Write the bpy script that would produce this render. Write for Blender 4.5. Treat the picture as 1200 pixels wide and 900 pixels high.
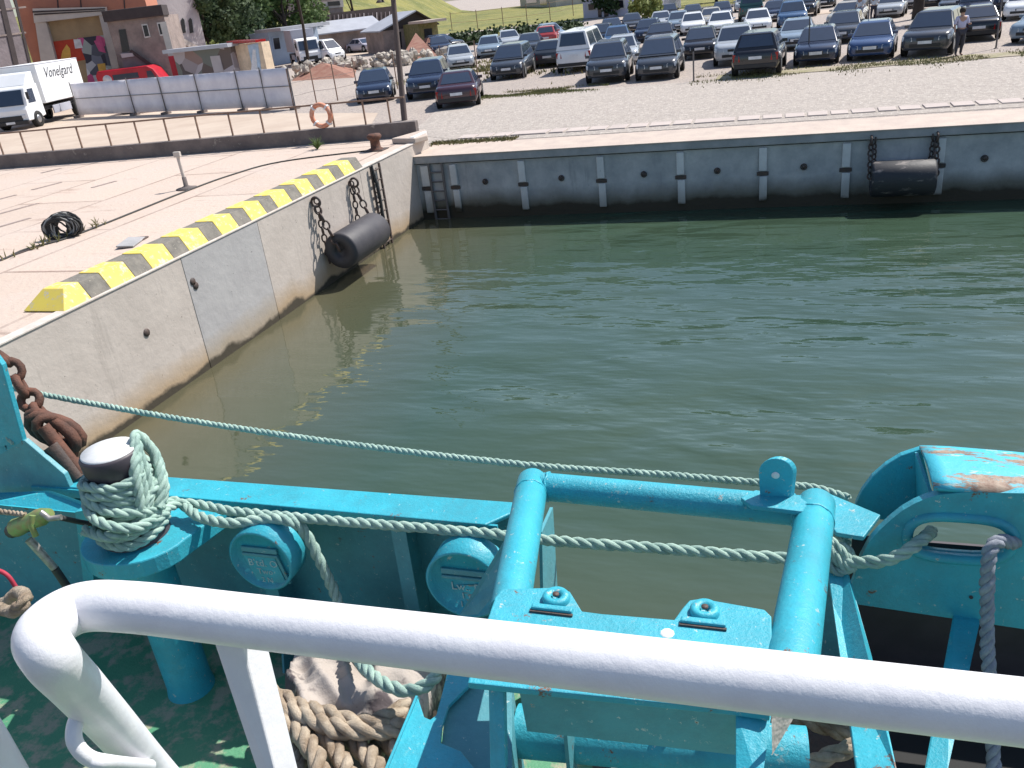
import bpy, bmesh, math, random
from mathutils import Vector, Matrix, noise
R = math.radians
random.seed(7)
for o in list(bpy.data.objects): bpy.data.objects.remove(o)
scn = bpy.context.scene
col = scn.collection

# ---------------------------------------------------------------- camera
F_, PIT, ROL, YAW = 992.2, .43188, -.11781, .34332
fw0 = Vector((-math.sin(YAW), math.cos(YAW), 0)); rt0 = Vector((math.cos(YAW), math.sin(YAW), 0)); up0 = Vector((0, 0, 1))
FW = fw0*math.cos(PIT)-up0*math.sin(PIT); UP = fw0*math.sin(PIT)+up0*math.cos(PIT)
RT = rt0*math.cos(ROL)+UP*math.sin(ROL); UU = -rt0*math.sin(ROL)+UP*math.cos(ROL)
CAM = Vector((0, 0, 6.0))
cd = bpy.data.cameras.new('camera'); cam = bpy.data.objects.new('camera', cd); col.objects.link(cam)
cd.sensor_width = 36; cd.lens = F_/1200*36; cd.clip_start = .05; cd.clip_end = 3000
m = Matrix((RT, UU, -FW)).transposed().to_4x4(); m.translation = CAM; cam.matrix_world = m
scn.camera = cam

# survey helpers: where a sight line from the camera station meets a known plane
def sight(x, y): return FW+RT*((x-600)/F_)+UU*((450-y)/F_)
def atz(x, y, z):
    d = sight(x, y); return CAM+d*((z-6)/d.z)
def aty(x, y, Y):
    d = sight(x, y); return CAM+d*(Y/d.y)
def atx(x, y, X):
    d = sight(x, y); return CAM+d*(X/d.x)
def ats(x, y, s): return CAM+sight(x, y).normalized()*s
def pix(p):
    X = Vector(p)-CAM; d = X.dot(FW); return 600+F_*X.dot(RT)/d, 450-F_*X.dot(UU)/d
def rise(p, ytop):
    lo, hi = 0, 60
    for _ in range(40):
        k = (lo+hi)/2
        if pix(Vector(p)+Vector((0, 0, k)))[1] > ytop: lo = k
        else: hi = k
    return lo

# ---------------------------------------------------------------- light
SUN = Vector((.52, .55, 1.0)).normalized()
el = math.asin(SUN.z); az = math.atan2(SUN.x, SUN.y)
w = bpy.data.worlds.new('World'); scn.world = w; w.use_nodes = True
nt = w.node_tree; bg = nt.nodes['Background']
sky = nt.nodes.new('ShaderNodeTexSky'); sky.sky_type = 'NISHITA'; sky.sun_disc = False
sky.sun_elevation = el; sky.sun_rotation = az; sky.dust_density = 1.2; sky.ozone_density = 2.0; sky.air_density = 1.0
nt.links.new(sky.outputs[0], bg.inputs[0]); bg.inputs[1].default_value = .115
sl = bpy.data.lights.new('sun', 'SUN'); sl.energy = 4.9; sl.angle = R(.5); sl.color = (1, .96, .9)
so = bpy.data.objects.new('sun', sl); col.objects.link(so); so.rotation_euler = (-SUN).to_track_quat('-Z', 'Y').to_euler(); so.location = (20, 20, 40)
scn.view_settings.view_transform = 'Standard'; scn.view_settings.look = 'None'
scn.view_settings.exposure = .38; scn.view_settings.gamma = 1
scn.render.engine = 'CYCLES'

# ---------------------------------------------------------------- materials
def nodes(name):
    m = bpy.data.materials.new(name); m.use_nodes = True
    return m, m.node_tree, m.node_tree.nodes['Principled BSDF']
def mixc(t, fac, a, b, mode='MIX'):
    n = t.nodes.new('ShaderNodeMix'); n.data_type = 'RGBA'; n.blend_type = mode
    if hasattr(fac, 'links') or hasattr(fac, 'is_linked'): t.links.new(fac, n.inputs[0])
    else: n.inputs[0].default_value = fac
    for s, v in ((n.inputs[6], a), (n.inputs[7], b)):
        if isinstance(v, tuple): s.default_value = (*v, 1)
        else: t.links.new(v, s)
    return n.outputs[2]
def nz(t, scale, detail=4, rough=.6, vec=None, stretch=None):
    n = t.nodes.new('ShaderNodeTexNoise'); n.inputs['Scale'].default_value = scale
    n.inputs['Detail'].default_value = detail; n.inputs['Roughness'].default_value = rough
    g = t.nodes.new('ShaderNodeNewGeometry')
    src = g.outputs['Position']
    if vec == 'obj':
        tc = t.nodes.new('ShaderNodeTexCoord'); src = tc.outputs['Object']
    if stretch:
        mp = t.nodes.new('ShaderNodeMapping'); mp.inputs['Scale'].default_value = stretch
        t.links.new(src, mp.inputs[0]); src = mp.outputs[0]
    t.links.new(src, n.inputs['Vector']); return n.outputs[0]
def ramp(t, src, a, b):
    n = t.nodes.new('ShaderNodeMapRange'); n.inputs[1].default_value = a; n.inputs[2].default_value = b
    t.links.new(src, n.inputs[0]); return n.outputs[0]
def bump(t, p, src, dist, strength=1):
    b = t.nodes.new('ShaderNodeBump'); b.inputs['Distance'].default_value = dist; b.inputs['Strength'].default_value = strength
    t.links.new(src, b.inputs['Height']); t.links.new(b.outputs[0], p.inputs['Normal']); return b
def mat(name, c, rough=.6, var=.25, scale=3, c2=None, lo=.35, hi=.65, bmp=0, bscale=None, metal=0, chips=None, wear=None, wscale=9, wlo=.62, whi=.68, stretch=None, vec=None, coat=0):
    m, t, p = nodes(name)
    n1 = nz(t, scale, 5, .65, vec, stretch)
    c2 = c2 or tuple(x*(1-var) for x in c)
    out = mixc(t, ramp(t, n1, lo, hi), c, c2)
    if wear:
        out = mixc(t, ramp(t, nz(t, wscale, 6, .7, vec), wlo, whi), out, wear)
    if chips:
        out = mixc(t, ramp(t, nz(t, 2.6, 8, .8, vec), .44, .66), out, tuple(x*.68+.012 for x in c))
        out = mixc(t, ramp(t, nz(t, 30, 5, .75, vec), .635, .66), out, chips)
        out = mixc(t, ramp(t, nz(t, 7.5, 9, .82, vec), .615, .64), out, (.17, .075, .04))
    t.links.new(out, p.inputs['Base Color']); p.inputs['Roughness'].default_value = rough; p.inputs['Metallic'].default_value = metal
    p.inputs['Coat Weight'].default_value = coat
    if bmp: bump(t, p, nz(t, bscale or scale*6, 5, .7, vec), bmp)
    return m
M = {}
TEAL = (.045, .42, .53)
M['teal'] = mat('teal_paint', TEAL, .38, c2=(.03, .37, .47), scale=4, bmp=.003, bscale=60, wear=(.16, .48, .5), wscale=14, wlo=.64, whi=.74, chips=(.45, .55, .52))
M['teal_worn'] = mat('worn_teal_paint', TEAL, .45, c2=(.03, .35, .44), scale=5, bmp=.004, bscale=70, wear=(.32, .50, .50), wscale=16, wlo=.62, whi=.68, chips=(.45, .55, .52))
M['teal_bounce'] = mat('teal_bounce_paint', (.085, .35, .41), .5, c2=(.09, .29, .33), scale=2.5, bmp=.003, bscale=45, wear=(.09, .13, .12), wscale=7, wlo=.66, whi=.74, chips=(.45, .55, .52))  # greyed and lifted: bounce light on shaded faces put into the colour
def rustmat():
    m, t, p = nodes('rust_scraped_teal')
    a = nz(t, 5, 8, .75, None, (1, 3.5, 3.5)); b = nz(t, 16, 6, .7)
    c = mixc(t, ramp(t, nz(t, 9, 6, .7, None, (1, 2.5, 2.5)), .60, .66), TEAL, (.40, .50, .47))
    c = mixc(t, ramp(t, a, .51, .55), c, mixc(t, ramp(t, b, .4, .6), (.17, .085, .05), (.34, .25, .18)))
    t.links.new(c, p.inputs['Base Color']); p.inputs['Roughness'].default_value = .6; bump(t, p, b, .004); return m
M['rust_teal'] = rustmat()
M['white_rail'] = mat('thick_white_rail_paint', (.78, .775, .79), .38, c2=(.71, .70, .73), scale=20, bmp=.0009, bscale=50, wear=(.36, .33, .31), wscale=30, wlo=.685, whi=.72)
M['deck'] = mat('green_deck_paint', (.07, .26, .14), .6, c2=(.11, .31, .17), scale=3, bmp=.004, bscale=50, wear=(.36, .34, .24), wscale=5.5, wlo=.48, whi=.58)
M['rope_green'] = mat('pale_green_rope', (.46, .62, .53), .9, c2=(.28, .42, .37), scale=14, bmp=.006, bscale=260)
M['rope_beige'] = mat('beige_rope', (.60, .50, .38), .95, c2=(.30, .22, .15), scale=11, bmp=.010, bscale=170)
M['rope_grey'] = mat('grey_blue_rope', (.33, .35, .40), .9, c2=(.22, .24, .28), scale=25, bmp=.003, bscale=220)
M['rope_dark'] = mat('tarred_black_line', (.05, .05, .05), .8, scale=20)
M['tarp'] = mat('dirty_canvas', (.42, .37, .33), .9, c2=(.085, .07, .075), lo=.50, hi=.56, scale=3.2, bmp=.004, bscale=60)
M['rust'] = mat('rusty_iron', (.16, .065, .04), .8, c2=(.07, .035, .025), scale=12, bmp=.006, bscale=60)
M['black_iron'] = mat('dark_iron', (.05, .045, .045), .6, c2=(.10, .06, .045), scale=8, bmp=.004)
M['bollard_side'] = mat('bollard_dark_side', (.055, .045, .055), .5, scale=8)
M['bollard_white'] = mat('bollard_white_cap', (.82, .82, .80), .5, scale=8, wear=(.45, .4, .36), wscale=20, wlo=.68, whi=.72)
M['rubber'] = mat('black_rubber', (.025, .025, .03), .55, c2=(.045, .042, .045), scale=3, bmp=.004)
M['rubber_worn'] = mat('scuffed_black_rubber', (.03, .03, .035), .6, c2=(.22, .19, .175), scale=2.2, lo=.56, hi=.66, stretch=(1, 3, 3), bmp=.004)
M['rubber_grey'] = mat('dusty_rubber', (.040, .038, .045), .6, c2=(.065, .06, .065), scale=1.6, bmp=.004)
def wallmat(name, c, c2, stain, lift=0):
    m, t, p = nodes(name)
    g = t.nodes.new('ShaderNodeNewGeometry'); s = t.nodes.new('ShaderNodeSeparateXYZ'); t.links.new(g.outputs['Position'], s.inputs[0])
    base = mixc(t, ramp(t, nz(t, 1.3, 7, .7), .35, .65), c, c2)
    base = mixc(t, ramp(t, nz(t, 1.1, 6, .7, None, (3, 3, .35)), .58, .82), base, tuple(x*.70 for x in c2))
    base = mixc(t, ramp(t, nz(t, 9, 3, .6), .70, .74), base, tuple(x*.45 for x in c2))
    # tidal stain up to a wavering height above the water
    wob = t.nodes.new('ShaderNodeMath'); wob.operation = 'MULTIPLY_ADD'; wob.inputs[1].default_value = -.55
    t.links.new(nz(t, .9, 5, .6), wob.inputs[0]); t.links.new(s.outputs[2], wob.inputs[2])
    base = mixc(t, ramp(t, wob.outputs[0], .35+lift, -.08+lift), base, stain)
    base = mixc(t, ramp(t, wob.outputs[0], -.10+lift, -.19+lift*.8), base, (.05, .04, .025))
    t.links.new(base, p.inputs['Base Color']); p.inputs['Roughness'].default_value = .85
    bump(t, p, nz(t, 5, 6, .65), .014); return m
M['conc_tan'] = wallmat('tan_quay_concrete', (.50, .44, .39), (.44, .385, .34), (.38, .28, .18))
M['conc_grey'] = wallmat('grey_quay_concrete', (.40, .385, .375), (.355, .34, .335), (.34, .28, .21))
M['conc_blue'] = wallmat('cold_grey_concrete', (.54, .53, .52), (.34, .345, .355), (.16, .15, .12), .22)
M['pilaster'] = wallmat('pale_concrete_strip', (.72, .70, .68), (.56, .55, .54), (.36, .34, .30), .10)
M['coping'] = mat('pale_coping_concrete', (.52, .43, .36), .85, c2=(.44, .36, .31), scale=2, bmp=.01)
M['coping_side'] = mat('coping_side_concrete', (.42, .40, .40), .85, c2=(.30, .30, .30), scale=2, bmp=.01)
M['white_edge'] = mat('white_edge_line', (.62, .57, .52), .8, c2=(.50, .43, .38), scale=4)
M['yellow'] = mat('yellow_kerb_paint', (.80, .63, .11), .7, c2=(.72, .54, .13), scale=2, wear=(.58, .53, .42), wscale=8, wlo=.54, whi=.64)
M['kerb_grey'] = mat('worn_black_kerb_paint', (.22, .20, .17), .85, c2=(.13, .12, .105), scale=6, wear=(.38, .34, .28), wscale=12, wlo=.60, whi=.68, bmp=.006)
def quaymat():
    m, t, p = nodes('pinkish_quay_slabs')
    g = t.nodes.new('ShaderNodeNewGeometry')
    mp = t.nodes.new('ShaderNodeMapping'); mp.inputs['Rotation'].default_value = (0, 0, R(90)); mp.inputs['Scale'].default_value = (.22, .22, .22); t.links.new(g.outputs['Position'], mp.inputs[0])
    br = t.nodes.new('ShaderNodeTexBrick'); br.inputs['Scale'].default_value = 1; br.inputs['Mortar Size'].default_value = .012; br.inputs['Mortar Smooth'].default_value = .3
    br.inputs['Color1'].default_value = (.49, .39, .32, 1); br.inputs['Color2'].default_value = (.54, .43, .355, 1); br.inputs['Mortar'].default_value = (.29, .21, .17, 1)
    br.inputs['Brick Width'].default_value = 1.3; br.inputs['Row Height'].default_value = .62
    t.links.new(mp.outputs[0], br.inputs[0])
    c = mixc(t, ramp(t, nz(t, .5, 7, .7), .4, .7), br.outputs[0], (.52, .43, .37))
    c = mixc(t, ramp(t, nz(t, 1.2, 7, .75, None, (.4, 1.6, 1)), .58, .72), c, (.36, .26, .21))
    t.links.new(c, p.inputs['Base Color']); p.inputs['Roughness'].default_value = .9; bump(t, p, nz(t, 8, 6), .02); return m
M['quay'] = quaymat()
def groundmat():
    m, t, p = nodes('sandy_gravel_ground')
    c = mixc(t, ramp(t, nz(t, .15, 6, .7), .35, .65), (.47, .40, .34), (.39, .335, .29))
    c = mixc(t, ramp(t, nz(t, 7, 4, .8), .45, .6), c, (.27, .23, .22))
    c = mixc(t, ramp(t, nz(t, 3.1, 5, .8), .60, .68), c, (.48, .43, .40))
    t.links.new(c, p.inputs['Base Color']); p.inputs['Roughness'].default_value = .95; bump(t, p, nz(t, 9, 5, .8), .05); return m
M['ground'] = groundmat()
M['gravel'] = mat('pink_grey_gravel', (.42, .37, .325), .95, c2=(.32, .28, .25), scale=5, wear=(.56, .51, .46), wscale=8, wlo=.56, whi=.62, bmp=.05, bscale=8)
M['sand'] = mat('pale_beige_concrete_yard', (.50, .41, .33), .95, c2=(.43, .34, .27), scale=.6, bmp=.01)
M['grass_soil'] = mat('scrubby_verge_soil', (.26, .24, .13), .95, c2=(.38, .32, .25), scale=1.5, bmp=.05)
M['blade'] = mat('grass_blades', (.12, .14, .04), .8, c2=(.25, .21, .09), scale=.7)
def hillmat():
    m, t, p = nodes('yellow_green_hill_grass')
    c = mixc(t, ramp(t, nz(t, .12, 8, .75), .4, .6), (.24, .22, .06), (.12, .135, .035))
    c = mixc(t, ramp(t, nz(t, .6, 5, .8), .52, .7), c, (.30, .27, .14))
    t.links.new(c, p.inputs['Base Color']); p.inputs['Roughness'].default_value = 1; bump(t, p, nz(t, 1, 6), .4); return m
M['hill'] = hillmat()
M['slab'] = mat('pale_paving_slab', (.50, .43, .39), .9, c2=(.42, .36, .33), scale=1.3, bmp=.01)
M['weed'] = mat('dry_weed', (.12, .14, .05), .9, c2=(.25, .20, .10), scale=5)
def watermat():
    m, t, p = nodes('murky_harbour_water')
    c = mixc(t, ramp(t, nz(t, .10, 4, .5), .35, .65), (.046, .076, .047), (.034, .068, .047))
    g = t.nodes.new('ShaderNodeNewGeometry'); s = t.nodes.new('ShaderNodeSeparateXYZ'); t.links.new(g.outputs['Position'], s.inputs[0])
    # reflection of tan wall put into the colour; more olive beside the ship
    c = mixc(t, ramp(t, s.outputs[0], -5.5, -10.5), c, (.085, .080, .048))
    c = mixc(t, ramp(t, s.outputs[1], 8.5, 3.5), c, (.082, .084, .048))
    t.links.new(c, p.inputs['Base Color']); p.inputs['Roughness'].default_value = .02; p.inputs['IOR'].default_value = 1.55
    a = nz(t, .30, 3, .5, None, (.6, 1.2, 1)); b = nz(t, .95, 3, .5, None, (.6, 1.6, 1)); c2 = nz(t, 3.2, 3, .5, None, (.6, 1.4, 1))
    # ruffled by the wind in the open, calm in the lee of wall and ship
    def mr(src, a0, a1, o0, o1):
        n = t.nodes.new('ShaderNodeMapRange'); n.inputs[1].default_value = a0; n.inputs[2].default_value = a1; n.inputs[3].default_value = o0; n.inputs[4].default_value = o1; t.links.new(src, n.inputs[0]); return n.outputs[0]
    def mul(x_, y_):
        n = t.nodes.new('ShaderNodeMath'); n.operation = 'MULTIPLY'; t.links.new(x_, n.inputs[0]); t.links.new(y_, n.inputs[1]); return n.outputs[0]
    amp = mul(mul(mr(nz(t, .16, 4, .6, None, (.45, 1, 1)), .42, .60, .35, 1), mr(s.outputs[0], -9.8, -5, .16, 1)), mr(s.outputs[1], 5, 13, .45, 1))
    prev = None
    for src, dist in ((a, .50), (b, .13), (c2, .014)):
        bb = t.nodes.new('ShaderNodeBump'); bb.inputs['Distance'].default_value = dist; t.links.new(src, bb.inputs['Height']); t.links.new(amp, bb.inputs['Strength'])
        if prev: t.links.new(prev, bb.inputs['Normal'])
        prev = bb.outputs[0]
    t.links.new(prev, p.inputs['Normal']); return m
M['water'] = watermat()
M['glass'] = mat('dark_car_glass', (.03, .045, .075), .06, var=.1)  # blue tint in the base stands for reflected sky
M['glass'].node_tree.nodes['Principled BSDF'].inputs['Specular IOR Level'].default_value = .9
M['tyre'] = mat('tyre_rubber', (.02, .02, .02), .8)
M['rim'] = mat('alloy_rim', (.45, .46, .48), .35, metal=.7)
M['lamp'] = mat('lamp_glass', (.7, .72, .75), .12)
M['tail'] = mat('red_lamp_glass', (.35, .01, .01), .15)
M['plate'] = mat('number_plate_white', (.75, .76, .78), .5)
M['trim'] = mat('black_plastic_trim', (.02, .02, .022), .5)
def paint(name, c, r=.25):
    m = mat(name, c, r, var=.08, coat=.6); M[name] = m; return m
for n, c in dict(paint_navy=(.018, .03, .065), paint_black=(.012, .012, .016), paint_grey=(.045, .052, .065), paint_silver=(.42, .45, .48), paint_white=(.78, .79, .80),
                 paint_red=(.38, .05, .05), paint_blue=(.05, .11, .22), paint_deepblue=(.03, .065, .16), paint_ice=(.24, .31, .38), paint_maroon=(.05, .02, .03), paint_lilac=(.50, .48, .55), paint_green=(.03, .10, .09), paint_champagne=(.45, .42, .36)).items(): paint(n, c)
M['bright_red'] = mat('bright_red_paint', (.50, .012, .03), .4, var=.3, scale=1)
M['canvas_white'] = mat('white_box_side', (.82, .83, .84), .5, var=.06, scale=1)
M['grey_panel'] = mat('grey_box_side', (.40, .41, .47), .6, var=.12, scale=1)
M['ink'] = mat('dark_lettering', (.06, .06, .07), .6)
M['ink_white'] = mat('pale_raised_weld', (.40, .58, .60), .6)
M['screen'] = mat('lavender_grey_screen', (.80, .77, .80), .8, c2=(.68, .65, .70), scale=1.2, bmp=.01)
M['post'] = mat('rusted_brown_steel', (.17, .10, .07), .7, c2=(.26, .17, .12), scale=5)
M['post_grey'] = mat('dull_steel_post', (.14, .13, .13), .6, scale=5)
M['wood'] = mat('weathered_pole_wood', (.13, .10, .09), .9, c2=(.08, .06, .055), scale=6, stretch=(8, 8, .5))
M['parapet'] = mat('dark_weathered_concrete', (.20, .165, .15), .9, c2=(.12, .10, .095), scale=1.5, bmp=.02, wear=(.3, .26, .23), wscale=3)
M['orange'] = mat('faded_orange_buoy', (.55, .15, .06), .7, c2=(.62, .36, .26), scale=6)
M['brickred'] = mat('salmon_brick_front', (.50, .20, .12), .85, c2=(.42, .17, .11), scale=.8)
M['pale_plaster'] = mat('pale_plaster', (.60, .54, .48), .9, c2=(.47, .42, .38), scale=.6, bmp=.02)
M['dark_stone'] = mat('grey_brown_stone', (.34, .27, .24), .9, c2=(.22, .175, .16), scale=1.2, bmp=.05)
M['purple_block'] = mat('sooty_block_wall', (.24, .20, .21), .9, c2=(.16, .135, .14), scale=.6, bmp=.04)
M['beige'] = mat('beige_board', (.42, .31, .18), .8, scale=.8)
M['light_grey_wall'] = mat('light_grey_render', (.50, .46, .46), .9, c2=(.40, .36, .37), scale=.5, bmp=.03)
M['roof_dark'] = mat('dark_roofing', (.06, .045, .045), .8)
M['roof_grey'] = mat('pale_metal_roof', (.42, .43, .47), .5, var=.15, scale=1)
M['window'] = mat('dark_window_glass', (.02, .022, .03), .15)
M['white_trim'] = mat('white_window_frame', (.7, .68, .65), .7)
M['lilac_wall'] = mat('pale_lilac_wall', (.62, .60, .70), .8, var=.08, scale=.5)
M['kiosk_blue'] = mat('blue_grey_panelling', (.36, .45, .58), .6, var=.15, scale=1)
M['earth'] = mat('red_brown_earth', (.24, .10, .07), .95, c2=(.32, .18, .13), scale=1.5, bmp=.05)
M['rubble'] = mat('pale_rubble', (.62, .56, .48), .95, c2=(.30, .26, .22), scale=3, bmp=.06)
M['bark'] = mat('dark_bark', (.06, .045, .035), .95, scale=3)
M['leaf_dark'] = mat('dark_green_leaves', (.022, .045, .014), .7, c2=(.05, .085, .02), scale=.9)
M['leaf_mid'] = mat('mid_green_leaves', (.05, .10, .02), .7, c2=(.11, .16, .035), scale=.8)
M['leaf_yellow'] = mat('yellow_green_leaves', (.16, .20, .04), .7, c2=(.26, .28, .08), scale=.8)
def graffiti(name, cs, scale):
    m, t, p = nodes(name)
    v = t.nodes.new('ShaderNodeTexVoronoi'); v.inputs['Scale'].default_value = scale
    g = t.nodes.new('ShaderNodeNewGeometry'); t.links.new(g.outputs['Position'], v.inputs['Vector'])
    s = t.nodes.new('ShaderNodeSeparateColor'); t.links.new(v.outputs['Color'], s.inputs[0])
    cr = t.nodes.new('ShaderNodeValToRGB'); cr.color_ramp.interpolation = 'CONSTANT'
    while len(cr.color_ramp.elements) < len(cs): cr.color_ramp.elements.new(.5)
    for i, c in enumerate(cs): cr.color_ramp.elements[i].position = i/len(cs); cr.color_ramp.elements[i].color = (*c, 1)
    t.links.new(s.outputs[0], cr.inputs[0]); t.links.new(cr.outputs[0], p.inputs['Base Color']); p.inputs['Roughness'].default_value = .8; return m
M['graf_grey'] = graffiti('spray_painted_wall_grey', [(.10, .11, .14), (.5, .52, .55), (.7, .70, .72), (.18, .2, .25), (.55, .10, .25), (.05, .05, .07), (.35, .4, .38)], 1.4)
M['graf_brown'] = graffiti('spray_painted_wall_brown', [(.13, .10, .09), (.26, .18, .16), (.40, .36, .38), (.16, .17, .15), (.10, .08, .08), (.30, .26, .27)], .9)
M['mural_red'] = mat('red_mural_ground', (.52, .06, .03), .8, var=.2)
M['mural_yellow'] = mat('yellow_mural_shape', (.75, .45, .10), .8, var=.2)
M['mural_pink'] = mat('pink_mural_shape', (.65, .12, .28), .8)
M['mural_white'] = mat('white_mural_shape', (.75, .75, .76), .8)
M['mural_cream'] = mat('cream_mural', (.72, .56, .40), .8)
M['mural_sky'] = mat('pale_blue_mural', (.45, .58, .72), .8)
M['skin'] = mat('skin', (.42, .25, .18), .6)
M['shirt'] = mat('lavender_shirt', (.50, .50, .68), .8)
M['shirt_white'] = mat('white_shirt', (.72, .74, .78), .8)
M['trousers'] = mat('dark_trousers', (.05, .05, .07), .9)
M['trousers_light'] = mat('light_trousers', (.42, .44, .52), .9)
M['hair'] = mat('dark_hair', (.03, .02, .015), .8)
M['brass'] = mat('green_tarnished_brass', (.22, .38, .12), .45, c2=(.30, .24, .10), scale=25, metal=.3)
M['steel'] = mat('scuffed_steel', (.45, .43, .40), .4, c2=(.25, .23, .2), scale=30, metal=.5)
M['redline'] = mat('red_cord', (.45, .03, .06), .7)
M['net'] = mat('black_white_netting', (.04, .04, .04), .9)
M['net_white'] = mat('grey_cord', (.35, .34, .32), .9)
M['person_bag'] = mat('pale_bag', (.6, .6, .62), .8)

# ---------------------------------------------------------------- mesh helpers
class MB:
    def __init__(s): s.v = []; s.f = []; s.sm = []
    def add(s, vs, fs, smooth=False):
        b = len(s.v); s.v += [Vector(v) for v in vs]; s.f += [tuple(i+b for i in f) for f in fs]; s.sm += [smooth]*len(fs); return s
    def box(s, c, d, rot=None, bev=0):
        bm = bmesh.new(); bmesh.ops.create_cube(bm, size=1)
        bmesh.ops.scale(bm, vec=Vector(d), verts=bm.verts)
        if bev: bmesh.ops.bevel(bm, geom=bm.edges[:], offset=bev, segments=2, affect='EDGES', profile=.5)
        mt = Matrix.Translation(Vector(c)) @ (rot.to_4x4() if rot else Matrix())
        bm.verts.index_update()
        s.add([mt @ v.co for v in bm.verts], [[v.index for v in f.verts] for f in bm.faces]); bm.free(); return s
    def beam(s, a, b, wd, h, up=Vector((0, 0, 1)), bev=0):
        a = Vector(a); b = Vector(b); x = (b-a).normalized(); y = up.cross(x).normalized(); z = x.cross(y)
        return s.box((a+b)/2, ((b-a).length, wd, h), Matrix((x, y, z)).transposed(), bev)
    def tube(s, pts, r, n=12, caps=True, closed=False, roll=0):
        pts = [Vector(p) for p in pts]; N = len(pts)
        rs = r if isinstance(r, (list, tuple)) else [r]*N
        tang = []
        for i in range(N):
            a = pts[(i-1) % N] if (closed or i) else pts[0]; b = pts[(i+1) % N] if (closed or i < N-1) else pts[-1]
            tang.append((b-a).normalized())
        ref = Vector((0, 0, 1)) if abs(tang[0].z) < .9 else Vector((1, 0, 0))
        nr = tang[0].cross(ref).normalized(); vs = []
        for i in range(N):
            nr = (nr-tang[i]*nr.dot(tang[i])).normalized(); bn = tang[i].cross(nr)
            for k in range(n):
                a = 2*math.pi*k/n+roll; vs.append(pts[i]+(nr*math.cos(a)+bn*math.sin(a))*rs[i])
        fs = []
        for i in range(N if closed else N-1):
            j = (i+1) % N
            for k in range(n): fs.append((i*n+k, i*n+(k+1) % n, j*n+(k+1) % n, j*n+k))
        s.add(vs, fs, True)
        if caps and not closed: s.add(vs[:n], [tuple(range(n))[::-1]]); s.add(vs[-n:], [tuple(range(n))])
        return s
    def lathe(s, prof, c=(0, 0, 0), n=24, axis=None, smooth=True):
        ax = (axis or Vector((0, 0, 1))).normalized(); q = Vector((0, 0, 1)).rotation_difference(ax)
        vs = []; c = Vector(c)
        for r, z in prof:
            for k in range(n):
                a = 2*math.pi*k/n; vs.append(c+q @ Vector((r*math.cos(a), r*math.sin(a), z)))
        fs = [(i*n+k, i*n+(k+1) % n, (i+1)*n+(k+1) % n, (i+1)*n+k) for i in range(len(prof)-1) for k in range(n)]
        s.add(vs, fs, smooth); return s
    def prism(s, poly, off):
        poly = [Vector(p) for p in poly]; off = Vector(off); n = len(poly)
        s.add(poly+[p+off for p in poly], [tuple(range(n)), tuple(range(2*n-1, n-1, -1))]+[(i, i+n, (i+1) % n+n, (i+1) % n) for i in range(n)]); return s
    def quad(s, a, b, c, d): return s.add([a, b, c, d], [(0, 1, 2, 3)])
    def build(s, name, m, parent=None, bev=0, local=False, seg=2, fix=True):
        me = bpy.data.meshes.new(name); vs = s.v
        if parent is not None and not local:
            inv = world(parent).inverted(); vs = [inv @ v for v in vs]
        me.from_pydata([tuple(v) for v in vs], [], s.f)
        me.polygons.foreach_set('use_smooth', s.sm)
        if fix:
            bm = bmesh.new(); bm.from_mesh(me)
            if bev: bmesh.ops.remove_doubles(bm, verts=bm.verts, dist=1e-5)
            bmesh.ops.recalc_face_normals(bm, faces=bm.faces)
            if bev:
                eds = [e for e in bm.edges if len(e.link_faces) == 2 and e.calc_face_angle(0) > .6]
                bmesh.ops.bevel(bm, geom=eds, offset=bev, segments=seg, affect='EDGES', profile=.5, clamp_overlap=True)
            bm.to_mesh(me); bm.free()
        me.materials.append(M[m]); o = bpy.data.objects.new(name, me); col.objects.link(o)
        if parent is not None: o.parent = parent
        return o
def world(o):
    m = Matrix.Translation(o.location) @ o.rotation_euler.to_matrix().to_4x4()
    return (world(o.parent) @ m) if o.parent else m
def tag(o, label, cat, group=None, kind=None):
    if label: o['label'] = label
    if cat: o['category'] = cat
    if group: o['group'] = group
    if kind: o['kind'] = kind
    return o
def thing(name, label, cat, loc=(0, 0, 0), rz=0, group=None):
    o = bpy.data.objects.new(name, None); col.objects.link(o); o.location = loc; o.rotation_euler = (0, 0, rz)
    o.empty_display_size = .2
    return tag(o, label, cat, group)
def struct(o): o['kind'] = 'structure'; return o
def copy_tree(o, parent=None):
    c = o.copy(); col.objects.link(c)
    if parent: c.parent = parent
    for ch in [x for x in o.children]: copy_tree(ch, c)
    return c
def smooth_path(pts, n=8):
    pts = [Vector(p) for p in pts]; P = [pts[0]*2-pts[1]]+pts+[pts[-1]*2-pts[-2]]; out = []
    for i in range(1, len(P)-2):
        for k in range(n):
            t = k/n; a, b, c, d = P[i-1:i+3]
            out.append(.5*((2*b)+(c-a)*t+(2*a-5*b+4*c-d)*t*t+(3*b-a-3*c+d)*t**3))
    out.append(pts[-1]); return out
def resample(pts, step):
    out = [pts[0]]; acc = 0
    for a, b in zip(pts, pts[1:]):
        L = (b-a).length; d = step-acc
        while d <= L: out.append(a.lerp(b, d/L)); d += step
        acc = L-(d-step)
    return out
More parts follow.
